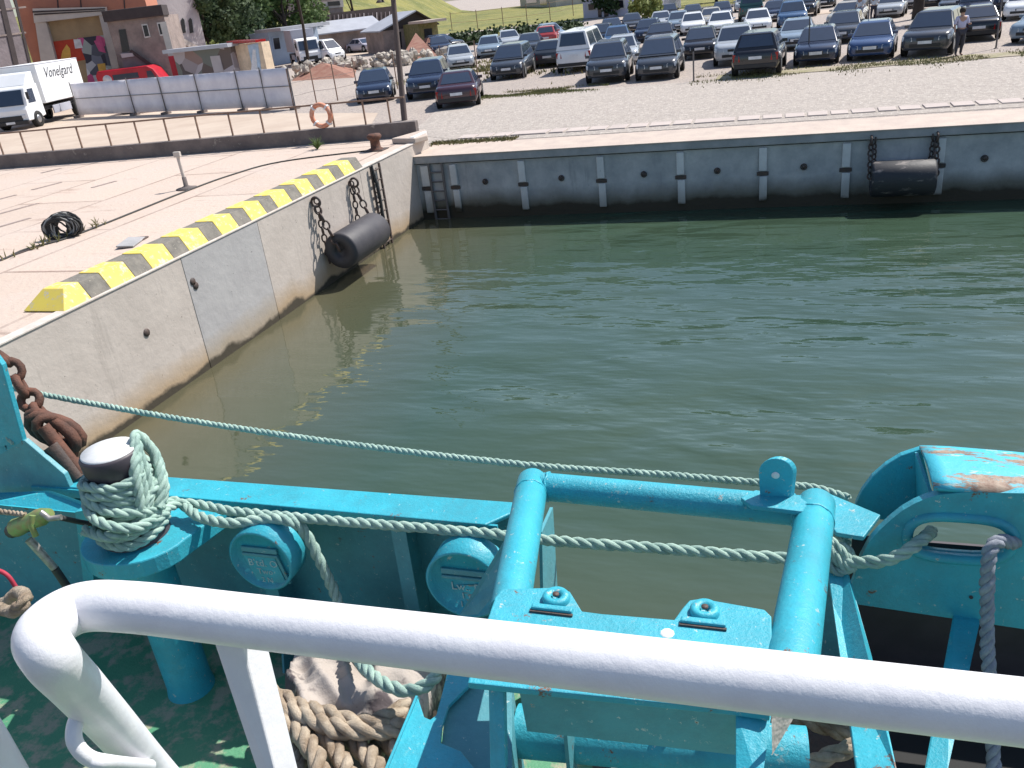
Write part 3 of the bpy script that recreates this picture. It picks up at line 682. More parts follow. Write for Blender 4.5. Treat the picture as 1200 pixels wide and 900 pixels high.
f = Facade(t, a, b, rise(a, -8), 6, 'dark_stone'); f.poly([(372, 3), (402, 0), (403, 8), (373, 11)], 'pale_plaster', 'wall_band', .1, .1); f.poly([(378, 12), (386, 11), (387, 20), (379, 21)], 'beige', 'window_board', .1, .08)
f.poly([(384, 2), (398, 1), (399, 6), (385, 7)], 'window', 'window', .15, .08)
a, b = gnd(376, 104), gnd(466, 110); t = thing('dark_timber_shed', 'long dark slatted timber shed below the hillside', 'shed', a)
hh = rise(a, 18); f = Facade(t, a, b, hh, 4, 'roof_dark')
for k in range(16): f.poly([(381+k*5, 18-k*.3), (382+k*5, 18-k*.3), (382.5+k*5, 30), (381.5+k*5, 30)], 'light_grey_wall' if k % 3 == 0 else 'purple_block', 'slat', .08, .06)
a, b = gnd(372, 98), gnd(452, 100); t = thing('long_roofed_shelter', 'long low shelter with a pale metal roof behind the small truck', 'shelter', a)
hh = rise(a, 42); f = Facade(t, a, b, hh, 3, 'dark_stone')
MB().prism([a+Vector((0, 0, hh))+f.n*.8, b+Vector((0, 0, hh))+f.n*.8, b+Vector((0, 0, hh+1.1))-f.n*3, a+Vector((0, 0, hh+1.1))-f.n*3], (0, 0, .12)).build('roof', 'roof_grey', t)
a, b = gnd(452, 88), gnd(512, 90); t = thing('gabled_shed', 'dark open shed with a pale gabled metal roof below the hillside', 'shed', a)
hh = rise(a, 36); f = Facade(t, a, b, hh, 5, 'dark_stone')
pk = (a+b)/2+f.u*.8
MB().prism([a+Vector((0, 0, hh-.1))+f.n*.6-f.u*.5, pk+Vector((0, 0, hh+1.3))+f.n*.6, pk+Vector((0, 0, hh+1.3))-f.n*5, a+Vector((0, 0, hh-.1))-f.n*5-f.u*.5], (0, 0, .12)).build('roof', 'roof_grey', t)
MB().prism([pk+Vector((0, 0, hh+1.3))+f.n*.6, b+Vector((0, 0, hh-.1))+f.n*.6+f.u*.3, b+Vector((0, 0, hh-.1))-f.n*5+f.u*.3, pk+Vector((0, 0, hh+1.3))-f.n*5], (0, 0, .12)).build('roof', 'roof_dark', t)
MB().prism([a+Vector((0, 0, hh-.05))+f.n*.02, b+Vector((0, 0, hh-.05))+f.n*.02, pk+Vector((0, 0, hh+1.25))+f.n*.02], -f.n*.1).build('gable', 'roof_dark', t)
f.poly([(462, 38), (470, 37), (471, 56), (464, 56)], 'window', 'doorway', .04, .04); f.poly([(478, 37), (490, 36), (491, 48), (479, 49)], 'light_grey_wall', 'panel', .05, .05)
a, b = gnd(494, 86), gnd(516, 87); t = thing('olive_kiosk', 'small olive kiosk with a white flat roof beside the gabled shed', 'kiosk', a)
hh = rise(a, 28); f = Facade(t, a, b, hh, 3, 'weed'); MB().beam(a+Vector((0, 0, hh+.12))-f.u*.2, b+Vector((0, 0, hh+.12))+f.u*.2, 3, .22).build('roof', 'coping', t)
f.poly([(497, 34), (506, 33), (507, 44), (498, 45)], 'window', 'window', .05, .05)
# lilac white house
a, b = atz(684, 22, GZ), atz(749, 17, GZ); t = thing('white_house', 'white lilac house with dark windows at the top edge by a round bush', 'house', a)
f = Facade(t, a, b, 6, 8, 'lilac_wall')
for pts in ([(689, 5), (697, 4), (698, 11), (690, 12)], [(719, 1), (730, 0), (731, 9), (720, 10)]): f.window(pts)
f.poly([(700, 5), (704, 5), (705, 20), (701, 20)], 'window', 'door', .05, .05); f.poly([(707, 4), (712, 4), (713, 19), (708, 20)], 'window', 'door', .05, .05)
MB().beam(a+Vector((0, 3, 6.3)), b+Vector((0, 3, 6.3)), 9, .5).build('roof', 'roof_dark', t)
a = atz(668, 4, GZ); t = thing('pinkish_house', 'pinkish house with dark garage beyond the road at the top edge', 'house', a+Vector((0, 10, 0)))
f = Facade(t, atz(610, 8, GZ), atz(652, 8, GZ), 5, 8, 'pale_plaster'); f.poly([(616, -4), (628, -5), (629, 3), (617, 4)], 'window', 'window', .06, .05); f.poly([(632, -4), (640, -4), (641, 6), (633, 6)], 'window', 'garage_door', .06, .05)

# fence with screens
fx = [88, 155, 192, 235, 283, 312, 345]
fa, fb = atz(88, 138, GZ), atz(345, 128, GZ)
fdir = (fb-fa).normalized()
t = thing('screened_fence', 'temporary fence of lavender grey screen panels on concrete feet', 'fence', fa)
def onfence(x):
    d = sight(x, 120); k = ((fa.x)*fdir.y-(fa.y)*fdir.x)/(d.x*fdir.y-d.y*fdir.x); p = CAM+d*k; p.z = GZ; return p
for i in range(len(fx)-1):
    p0, p1 = onfence(fx[i]), onfence(fx[i+1]); hh = rise(p0, 105-i*4) if i < 3 else 1.95
    hh = 1.95; nn = 8; mb = MB(); vs = []
    for j in range(5):
        for k in range(nn+1):
            q_ = p0.lerp(p1, .01+.98*k/nn)+Vector((0, 0, .15+(hh-.15)*j/4)); q_ += Vector((-fdir.y, fdir.x, 0))*(.05*noise.noise(q_*1.3)); vs.append(q_)
    mb.add(vs, [(j*(nn+1)+k, j*(nn+1)+k+1, (j+1)*(nn+1)+k+1, (j+1)*(nn+1)+k) for j in range(4) for k in range(nn)], True); o = mb.build('screen_panel', 'screen', t, fix=False)
    md = o.modifiers.new('thick', 'SOLIDIFY'); md.thickness = .02
    MB().beam(p0+Vector((0, -.05, 1.1)), p1+Vector((0, -.05, 1.1)), .03, .03).build('mid_rail', 'post_grey', t)
for x in fx:
    p0 = onfence(x); MB().tube([p0, p0+Vector((0, 0, 2.05))], .03, 6).build('post', 'post_grey', t); MB().box(p0+Vector((0, -.05, .07)), (.28, .6, .14), None, .02).build('concrete_foot', 'parapet', t)
# wire fence
t = thing('wire_fence', 'thin rusty wire fence posts between the yard and the car park', 'fence', onfence(372))
wp = [atz(345, 128, GZ), atz(371, 121, GZ), atz(396, 118, GZ), atz(420, 112, GZ), atz(466, 104, GZ), atz(520, 96, GZ), atz(560, 90, GZ)]
for p in wp: MB().tube([p, p+Vector((0, 0, 1.9))], .03, 6).build('post', 'post', t)
for z in (.6, 1.2, 1.85): MB().tube([p+Vector((0, 0, z)) for p in wp], .008, 4).build('wire', 'post_grey', t)
# hill fence + posts
hp_ = [atz(x, y_, GZ) for x, y_ in ((530, 36), (560, 34), (590, 31), (618, 28), (645, 24), (672, 19))]
t = thing('hill_fence', 'row of thin rusty fence posts along the foot of the grassy hill', 'fence', hp_[0])
for p in hp_: MB().tube([p, p+Vector((0, 0, 2.4))], .05, 6).build('post', 'post', t)
for z in (1, 2.2): MB().tube([p+Vector((0, 0, z)) for p in hp_], .02, 4).build('wire', 'post', t)

# ---------------------------------------------------------------- vegetation
def leaves(mb, c, rad, n, size, flat=.8, clumps=14):
    cs = []
    for _ in range(clumps):
        v = Vector((random.gauss(0, 1), random.gauss(0, 1), random.gauss(0, 1))).normalized()*random.uniform(.35, .85)
        cs.append((Vector((v.x*rad, v.y*rad, v.z*rad*flat))+c, rad*random.uniform(.22, .42)))
    vs = []; fs = []
    for k in range(n):
        cc, rr = random.choice(cs); v = Vector((random.gauss(0, 1), random.gauss(0, 1), random.gauss(0, 1))).normalized()*rr*random.random()**.4
        p = cc+v; s_ = size*random.uniform(.6, 1.3); a = Vector((random.gauss(0, 1), random.gauss(0, 1), random.gauss(0, 1))).normalized(); b_ = a.orthogonal().normalized(); q = len(vs)
        vs += [p-a*s_, p+b_*s_*.6, p+a*s_, p-b_*s_*.6]; fs.append((q, q+1, q+2, q+3))
    mb.add(vs, fs)
    return cs
def tree(p, h, cr, label, m_, n=2600, size=.22, trunk=.2, cfrac=.68, cat='tree', name='leafy_tree', group=None):
    t = thing(name, label, cat, p, 0, group); c = p+Vector((0, 0, h*cfrac)); mb = MB(); cs = leaves(mb, c, cr, n, size); 
    tb = MB(); top = p+Vector((random.uniform(-.3, .3), 0, h*cfrac)); tb.tube([p+Vector((0, 0, -.1)), p.lerp(top, .5)+Vector((.1, 0, 0)), top], [trunk, trunk*.75, trunk*.4], 8)
    for cc, rr in cs[:7]: tb.tube([p.lerp(top, random.uniform(.45, .8)), (top+cc)/2+Vector((0, 0, -.2)), cc], [trunk*.4, trunk*.25, trunk*.1], 5)
    tb.build('trunk', 'bark', t); mb.build('crown', m_, t, fix=False); return t
random.seed(21)
tree(gnd(252, 92), 9, 3.9, 'dark tree with bare lower trunk right beside the gabled building', 'leaf_dark', 4200, cfrac=.58)
tree(gnd(272, 96), 11, 4.0, 'tall dark tree behind the mural booth', 'leaf_dark', 5200, cfrac=.42)
tree(gnd(306, 104), 12, 4.8, 'dense dark tree left of the green leafy tree', 'leaf_dark', 5600, cfrac=.40)
tree(gnd(342, 100), 11, 4.4, 'broad mid green tree above the blue grey site cabin', 'leaf_mid', 5600, trunk=.28, cfrac=.5)
tree(gnd(420, 118), 11, 3.2, 'dark green tree top above the timber shed', 'leaf_dark', 2600)
tree(gnd(362, 84), 8, .9, 'slim dark trunk with thin foliage in front of the box truck', 'leaf_mid', 240, .16, .17, .85)
tree(gnd(257, 80), 3.4, 1.4, 'yellow green bush behind the graffiti shed', 'leaf_yellow', 1500, .14, .08, .55, 'bush', 'bush')
def bush(p, r, label, m_, n=1200, size=.15, name='bush'): return tree(p, r*1.7, r, label, m_, n, size, .06, .55, 'bush', name)
bush(atz(758, 28, GZ), 1.9, 'round bright green bush right of the white house', 'leaf_yellow', 2200, .2)
bush(atz(742, 28, GZ), 1.1, 'small dark bush between white house and round bush', 'leaf_dark', 900)
# dark tree belt along the top right
for k, x in enumerate((766, 800, 836, 872, 908, 948, 990)):
    p = atz(x, 4+k % 2*2, GZ); p = Vector((p.x, 112+6*(k % 3), GZ))
    tree(p, 6, 4.2, ['dark tree directly right of the round bright bush', 'dark tree behind the back row, second right of the round bush', 'dark tree behind the parked dark van', 'dark tree above the champagne car', 'dark tree behind the blue hatchbacks', 'dark tree above the black hatchback at the back', 'rightmost dark tree of the belt behind the car park'][k], 'leaf_dark', 2200, .26, .22, .6)
# hedge along the car park
hedge = [atz(x, y_, GZ) for x, y_ in ((528, 56), (560, 52), (600, 46), (640, 42), (680, 40))]
random.seed(4)
for i in range(len(hedge)-1):
    t = thing('hedge', ['low dark hedge at the foot of the yellow hill, left stretch', 'low dark hedge behind the blue windscreen car', 'low dark hedge behind the red car', 'low dark hedge in front of the lilac house road'][i], 'hedge', hedge[i]); mb = MB(); vs = []; fs = []
    for k in range(1500):
        p = hedge[i].lerp(hedge[i+1], random.random())+Vector((random.gauss(0, .25), random.gauss(0, .35), abs(random.gauss(.45, .28)))); a = Vector((random.gauss(0, 1), random.gauss(0, 1), random.gauss(0, 1))).normalized()*.16; b_ = a.orthogonal()*.7; q = len(vs); vs += [p-a, p+b_, p+a, p-b_]; fs.append((q, q+1, q+2, q+3))
    mb.add(vs, fs).build('foliage', 'leaf_dark', t, fix=False)
    mb = MB()
    for k in range(8):
        p = hedge[i].lerp(hedge[i+1], k/8+.05); mb.tube([p, p+Vector((.05, 0, .6))], .03, 5)
    mb.build('stem', 'bark', t)
# saplings by the right edge of the car park
for x, y_, lab in ((1075, 16, 'thick tree trunk behind the large grey estate car'), (1128, 14, 'pair of trunks above the standing person')):
    p = atz(x, y_+6, GZ); t = thing('tree', lab, 'tree', p); MB().tube([p, p+Vector((.05, 0, 2.5)), p+Vector((-.1, 0, 6))], [.34, .27, .2], 9).build('trunk', 'bark', t)
    mb = MB(); leaves(mb, p+Vector((0, 0, 7.5)), 2.6, 1500, .2); mb.build('crown', 'leaf_dark', t, fix=False)
# low posts in car park
for x, y_, hh, lab in ((1017, 36, 2.6, 'thin grey pole behind the navy compact car'), (1167, 57, 2.5, 'thin dark pole in front of the pale estate at the right'), (947, 76, 1.9, 'thin pole in front of the navy hatchback in the first row'), (813, 96, 1.15, 'short thin post on the gravel between parked cars'), (614, 92, .8, 'short rusty stub beside the grey minivan')):
    p = atz(x, y_, GZ); t = thing('thin_post', lab, 'post', p); MB().tube([p, p+Vector((0, 0, hh))], .035, 6).build('post', 'post_grey', t); MB().lathe([(0, .03), (.06, .03), (.1, 0)], p, 8).build('footing', 'parapet', t)

# rubble
random.seed(9)
def heap(pts, n, r, hmax, m_, label, cat, name):
    t = thing(name, label, cat, pts[0]); mb = MB()
    for k in range(n):
        f = random.random()*(len(pts)-1); i = int(f); p = pts[i].lerp(pts[i+1], f-i)+Vector((random.gauss(0, r), random.gauss(0, r), 0)); s_ = random.uniform(.12, .42)
        bm = bmesh.new(); bmesh.ops.create_icosphere(bm, subdivisions=1, radius=s_)
        for v in bm.verts: v.co *= random.uniform(.65, 1.2)
        z = GZ+random.random()*hmax
        mb.add([v.co+p+Vector((0, 0, z-p.z)) for v in bm.verts], [[v.index for v in f_.verts] for f_ in bm.faces]); bm.free()
    struct_stuff(mb.build('stones', m_, t)); return t
heap([atz(350, 92, GZ), atz(380, 84, GZ), atz(430, 80, GZ), atz(470, 76, GZ), atz(500, 73, GZ)], 170, .9, .8, 'rubble', 'long heap of pale rubble behind the wire fence', 'rubble heap', 'rubble_heap')
e = MB(); ep = [atz(342, 95, GZ), atz(415, 91, GZ), atz(418, 81, GZ), atz(380, 84, GZ), atz(345, 91, GZ)]; cc = sum(ep, Vector())/5+Vector((0, 0, .9))
e.add(ep+[cc], [(i, (i+1) % 5, 5) for i in range(5)]); tag(e.build('earth_mound', 'earth', fix=False), 'low mound of red brown earth in front of the rubble', 'earth mound')
e = MB(); ep = [atz(468, 72, GZ), atz(516, 69, GZ), atz(500, 56, GZ), atz(480, 56, GZ)]; cc = sum(ep, Vector())/4+Vector((0, 0, 1.7)); e.add(ep+[cc], [(i, (i+1) % 4, 4) for i in range(4)]); tag(e.build('earth_mound', 'earth', fix=False), 'steep dark brown earth mound in front of the gabled shed', 'earth mound')

# ================================================================ CARS
def loftbody(mb, st):
    """st: (y, halfwidth, zlow, ztop)"""
    vs = []
    for y_, w_, zl, zt in st:
        ring_ = [(-w_*.90, zl), (-w_, zl+(zt-zl)*.30), (-w_*.99, zl+(zt-zl)*.68), (-w_*.93, zt-(zt-zl)*.06), (-w_*.80, zt), (w_*.80, zt), (w_*.93, zt-(zt-zl)*.06), (w_*.99, zl+(zt-zl)*.68), (w_, zl+(zt-zl)*.30), (w_*.90, zl)]
        vs += [(x_, y_, z_) for x_, z_ in ring_]
    n = 10; N = len(st)
    fs = [(i*n+k, i*n+(k+1) % n, (i+1)*n+(k+1) % n, (i+1)*n+k) for i in range(N-1) for k in range(n)]
    fs += [tuple(range(n)), tuple(range((N-1)*n, N*n))[::-1]]
    mb.add(vs, fs, True)
KIND = {  # L, W, H, belt z, hood z, cabin y: base front, roof front, roof rear, base rear, ground clearance, wheel r
 'hatch': (3.9, 1.76, 1.38, .87, .78, .90, 1.72, 3.20, 3.80, .19, .31),
 'sedan': (4.4, 1.80, 1.34, .86, .77, 1.15, 2.02, 3.15, 3.90, .18, .32),
 'estate': (4.6, 1.80, 1.40, .88, .80, 1.10, 1.95, 4.0, 4.45, .19, .32),
 'suv': (4.4, 1.88, 1.60, 1.02, .95, .98, 1.72, 3.85, 4.28, .26, .37),
 'minivan': (4.2, 1.82, 1.60, .98, .84, .66, 1.60, 3.85, 4.15, .21, .33),
 'van': (4.9, 1.92, 1.98, 1.15, 1.0, .35, 1.05, 4.70, 4.86, .25, .34)}
def make_car(kind):
    L, W, H, bz, hz, c0, c1, c2, c3, gc, wr = KIND[kind]; w_ = W/2
    t = thing('parked_car', None, None)
    b = MB()
    loftbody(b, [(0, w_*.74, gc+.10, hz-.22), (.05, w_*.86, gc+.03, hz-.14), (.22, w_*.96, gc, hz-.05), (c0*.7, w_, gc, hz), (c0+.15, w_, gc, bz-.02), (L*.5, w_, gc, bz), (c3-.4, w_, gc, bz+.02), (L-.2, w_*.97, gc+.02, bz-.0), (L-.05, w_*.90, gc+.06, bz-.06), (L, w_*.82, gc+.14, bz-.16)])
    body = b.build('body', 'trim', t, local=True)
    # cabin shell (pillars and roof in body colour)
    bw, tw = w_*.91, w_*.68; zb = bz-.04
    B = [Vector((-bw, c0, zb)), Vector((bw, c0, zb)), Vector((bw, c3, zb)), Vector((-bw, c3, zb))]
    T = [Vector((-tw, c1, H-.05)), Vector((tw, c1, H-.05)), Vector((tw, c2, H-.04)), Vector((-tw, c2, H-.04))]
    T2 = [Vector((-tw*.8, c1+.2, H)), Vector((tw*.8, c1+.2, H)), Vector((tw*.8, c2-.15, H)), Vector((-tw*.8, c2-.15, H))]
    cb = MB(); cb.add(B+T+T2, [(0, 1, 5, 4), (1, 2, 6, 5), (2, 3, 7, 6), (3, 0, 4, 7), (4, 5, 9, 8), (5, 6, 10, 9), (6, 7, 11, 10), (7, 4, 8, 11), (8, 9, 10, 11)])
    cabin = cb.build('roof', 'trim', t, local=True, bev=.03)
    def pane(nm, a, b_, c_, d_, u0, u1, v0, v1, off):
        n_ = (b_-a).cross(d_-a).normalized(); 
        ctr = (a+b_+c_+d_)/4
        if n_.dot(ctr-Vector((0, (c0+c3)/2, zb))) < 0: n_ = -n_
        P = lambda u, v: (a.lerp(b_, u)).lerp(d_.lerp(c_, u), v)+n_*off
        MB().prism([P(u0, v0), P(u1, v0), P(u1, v1), P(u0, v1)], -n_*.02).build(nm, 'glass', t, local=True)
    pane('windshield', B[0], B[1], T[1], T[0], .05, .95, .10, .93, .014)
    pane('rear_window', B[2], B[3], T[3], T[2], .08, .92, .22, .92, .014)
    for a, b_, c_, d_ in ((B[1], B[2], T[2], T[1]), (B[3], B[0], T[0], T[3])):
        pane('side_window', a, b_, c_, d_, .07, .47, .12, .90, .014); pane('side_window', a, b_, c_, d_, .52, .93, .12, .90, .014)
    for sx in (-1, 1):
        for yw in (c0*.62+.22, L-.78):
            wmb = MB(); wmb.lathe([(wr+.05, -.0), (wr+.06, .012), (0, .012)], (sx*(w_-.015), yw, wr+.02), 20, Vector((sx, 0, 0))).build('wheel_arch', 'trim', t, local=True)
            wl = MB().lathe([(wr*.62, .0), (wr*.98, -.0), (wr, -.03), (wr, -.2), (wr*.6, -.2)], (sx*(w_+.015), yw, wr), 18, Vector((sx, 0, 0))).build('wheel', 'tyre', t, local=True)
            MB().lathe([(0, .004), (wr*.3, .006), (wr*.64, -.012), (wr*.66, -.1)], (sx*(w_+.015), yw, wr), 10, Vector((sx, 0, 0)), False).build('rim', 'rim', wl, local=True)
        hl = MB(); hl.add([(sx*w_*.50, -.005, hz-.34), (sx*w_*.90, .115, hz-.32), (sx*w_*.92, .16, hz-.14), (sx*w_*.52, .03, hz-.20)], [(0, 1, 2, 3)]); hl.prism([Vector((sx*w_*.50, -.01, hz-.34)), Vector((sx*w_*.90, .06, hz-.32)), Vector((sx*w_*.92, .10, hz-.17)), Vector((sx*w_*.52, .0, hz-.20))], (0, .12, .01)); hl.build('headlight', 'lamp', t, local=True)
        MB().prism([Vector((sx*w_*.62, L+.01, bz-.42)), Vector((sx*w_*.90, L-.03, bz-.42)), Vector((sx*w_*.93, L-.04, bz-.14)), Vector((sx*w_*.66, L+.0, bz-.16))], (0, -.12, 0)).build('taillight', 'tail', t, local=True)
        MB().box((sx*(w_*.95), c0+.40, bz+.05), (.26, .09, .12), None, .02).build('mirror', 'trim', t, local=True)
    MB().box((0, .005, gc+.19), (W*.60, .05, .12), None, .01).build('air_intake', 'trim', t, local=True)
    MB().box((0, .02, hz-.27), (W*.34, .06, .10), None, .01).build('grille', 'trim', t, local=True)
    MB().box((0, -.03, gc+.30), (.50, .02, .11)).build('number_plate', 'plate', t, local=True)
    MB().box((0, L+.01, bz-.30), (.50, .02, .11)).build('number_plate', 'plate', t, local=True)
    MB().box((0, L-.02, gc+.16), (W*.86, .08, .16), None, .02).build('rear_bumper', 'trim', t, local=True)
    t['proto'] = kind
    return t
protos = {k: make_car(k) for k in KIND}; used = set()
# x,y = photo position of the near wheels' ground line, face: 'f' nose to us, 'r' tail to us
CARS = [
 (440, 121, 'hatch', 'navy', 'f', 22, 'navy hatchback nearest the wooden pole, first car on the left'),
 (500, 117, 'suv', 'navy', 'f', 16, 'dark navy car right of the wooden pole, nose to the camera'),
 (545, 113, 'sedan', 'maroon', 'r', 16, 'dark maroon sedan with its tail to the gravel, left group'),
 (594, 94, 'minivan', 'grey', 'f', 6, 'grey minivan with its nose at the grass patch'),
 (541, 82, 'hatch', 'silver', 'f', 22, 'silver hatchback behind the dark maroon sedan'),
 (573, 68, 'hatch', 'ice', 'f', 14, 'pale grey hatchback two rows behind the maroon sedan'),
 (538, 58, 'sedan', 'black', 'f', 66, 'low black sedan parked sideways left of the hedge'),
 (600, 58, 'sedan', 'silver', 'f', 22, 'silver sedan with a bright blue windscreen near the hedge'),
 (640, 81, 'hatch', 'grey', 'r', 4, 'grey hatchback just left of the white van'),
 (640, 54, 'hatch', 'red', 'r', 10, 'red hatchback, the only red car in the car park'),
 (661, 49, 'sedan', 'ice', 'f', 30, 'pale blue sedan behind the red hatchback'),
 (673, 86, 'van', 'white', 'r', 2, 'white passenger van with its dark rear window to us'),
 (711, 99, 'suv', 'grey', 'f', 6, 'dark grey SUV with white plate right of the white van'),
 (729, 78, 'hatch', 'silver', 'f', 8, 'silver hatchback half hidden behind the dark grey SUV'),
 (769, 95, 'minivan', 'grey', 'f', 2, 'dark grey people carrier beside the empty parking space'),
 (718, 45, 'sedan', 'navy', 'f', 12, 'navy sedan at the back above the grey SUV'),
 (742, 42, 'hatch', 'grey', 'f', 10, 'grey hatchback at the back near the round bush'),
 (723, 60, 'hatch', 'blue', 'f', 8, 'blue grey hatchback behind the silver one, middle rows'),
 (755, 53, 'hatch', 'navy', 'f', 4, 'navy hatchback behind the people carrier'),
 (772, 58, 'sedan', 'black', 'f', 4, 'black sedan right behind the people carrier roof'),
 (775, 36, 'sedan', 'silver', 'f', 8, 'silver sedan in the back row right of the round bush'),
 (795, 38, 'hatch', 'ice', 'f', 6, 'pale hatchback in the back row, second right of the bush'),
 (812, 38, 'hatch', 'white', 'f', 6, 'white hatchback in the back row, third right of the bush'),
 (820, 70, 'hatch', 'black', 'f', 3, 'black hatchback with a yellowish nose behind the empty space'),
 (862, 68, 'suv', 'silver', 'f', 3, 'silver SUV beside the black hatchback, second row'),
 (890, 84, 'suv', 'black', 'r', -3, 'black SUV with white rear plate in the first row'),
 (844, 42, 'hatch', 'white', 'f', 3, 'small white hatchback behind the silver SUV'),
 (834, 33, 'sedan', 'champagne', 'f', 6, 'champagne sedan in the back row above the silver SUV'),
 (888, 40, 'hatch', 'white', 'f', 3, 'white hatchback between silver SUV and blue cars'),
 (880, 25, 'van', 'green', 'r', 2, 'dark green van standing in the back row'),
 (928, 35, 'suv', 'blue', 'f', 0, 'bright blue SUV behind the pale blue sedan'),
 (932, 60, 'sedan', 'ice', 'f', -2, 'pale blue sedan behind the navy first row hatchback'),
 (955, 78, 'hatch', 'navy', 'f', -4, 'navy hatchback with thin pole before it, first row'),
 (1018, 72, 'hatch', 'deepblue', 'f', -8, 'dark blue compact car with blue bonnet, first row right'),
 (1082, 68, 'suv', 'grey', 'f', -16, 'large grey SUV, tallest car of the first row'),
 (1154, 62, 'sedan', 'black', 'r', -6, 'black sedan with its tail to the grass beside the person'),
 (1206, 52, 'estate', 'ice', 'f', -30, 'pale silver blue estate cut by the right edge'),
 (984, 33, 'sedan', 'champagne', 'f', -14, 'pale champagne sedan behind the dark blue compact'),
 (940, 21, 'suv', 'black', 'f', -6, 'black SUV in the back row above the bright blue SUV'),
 (906, 26, 'hatch', 'navy', 'f', -2, 'navy hatchback in the back row next to the green van'),
 (1062, 11, 'sedan', 'white', 'r', -10, 'white sedan at the top edge above the grey SUV'),
 (1092, 14, 'suv', 'black', 'r', -10, 'black SUV at the top edge behind the trunks'),
 (1180, 12, 'hatch', 'navy', 'f', -12, 'navy hatchback at the top edge near the right corner'),
 (1158, 6, 'hatch', 'silver', 'f', -12, 'silver hatchback farthest back in the right corner'),
 (1024, 4, 'sedan', 'silver', 'f', -10, 'silver sedan at the top edge above the dark blue compact'),
 (872, 14, 'hatch', 'silver', 'f', 4, 'silver hatchback at the top edge beyond the green van'),
 (965, 10, 'hatch', 'black', 'f', -4, 'black hatchback at the top edge behind the back row'),
 (1000, 14, 'hatch', 'grey', 'f', -6, 'grey hatchback behind the champagne sedan at the back'),
 (1040, 22, 'hatch', 'silver', 'f', -10, 'silver hatchback between the walkers and the big trunk'),
 (1120, 12, 'sedan', 'grey', 'f', -10, 'grey sedan at the top edge left of the paired trunks'),
 (1140, 24, 'hatch', 'navy', 'f', -10, 'navy hatchback behind the black sedan roof'),
 (1196, 24, 'hatch', 'white', 'f', -14, 'white hatchback behind the silver blue estate'),
 (918, 8, 'sedan', 'grey', 'f', -4, 'grey sedan at the top edge above the green van, right side'),
 (846, 24, 'hatch', 'navy', 'f', 4, 'navy hatchback behind the champagne sedan left of the green van'),
 (812, 26, 'sedan', 'grey', 'f', 6, 'grey sedan behind the white back row hatchbacks'),
 (784, 24, 'hatch', 'black', 'f', 6, 'black hatchback farthest back beside the round bush'),
 (700, 58, 'hatch', 'black', 'f', 6, 'black hatchback behind the white van to its right'),
 (620, 66, 'sedan', 'grey', 'f', 12, 'grey sedan between the minivan and the red hatchback'),
 (510, 62, 'hatch', 'navy', 'f', 30, 'navy hatchback beside the olive kiosk behind the mound'),
 (985, 52, 'hatch', 'grey', 'f', -8, 'grey hatchback behind the dark blue compact, second row'),
 (441, 60, 'sedan', 'lilac', 'f', 60, 'lilac grey sedan by the low shelter beyond the rubble'),
]
placed = []
for x, y_, kind, colr, face, ang, lab in CARS:
    pr = protos[kind]; o = pr if kind not in used else None
    if o is None:
        o = copy_tree(pr)
    used.add(kind)
    L = KIND[kind][0]; p = atz(x, y_, GZ); rz = R(ang)
    fwd = Vector((-math.sin(rz), math.cos(rz), 0))     # from nose to tail
    if face == 'r': rz2 = rz+math.pi; loc = p+fwd*L
    else: rz2 = rz; loc = p
    # keep clear of cars already placed
    for _ in range(12):
        ctr = (loc+fwd*L/2) if face == 'f' else (loc-fwd*L/2)
        hit = [c_ for c_ in placed if abs((ctr-c_).dot(Vector((-fwd.y, fwd.x, 0)))) < 1.85 and abs((ctr-c_).dot(fwd)) < 4.4]
        if not hit: break
        h_ = hit[0]; loc = loc+fwd*(.5 if (ctr-h_).dot(fwd) >= 0 else -.5)
    placed.append((loc+fwd*L/2) if face == 'f' else (loc-fwd*L/2))
    o.location = Vector((loc.x, loc.y, GZ+.022)); o.rotation_euler = (0, 0, rz2); tag(o, lab, 'car', 'cars parked on the gravel lot behind the quay')
    for ch in o.children:
        if ch.name.split('.')[0] in ('body', 'roof', 'mirror'):
            ch.material_slots[0].link = 'OBJECT'; ch.material_slots[0].material = M['paint_'+colr]
for k, pr in protos.items():
    if 'proto' in pr: del pr['proto']
    if k not in used:
        for ch in list(pr.children_recursive): bpy.data.objects.remove(ch)
        bpy.data.objects.remove(pr)
for o in col.objects:
    if 'proto' in o: del o['proto']

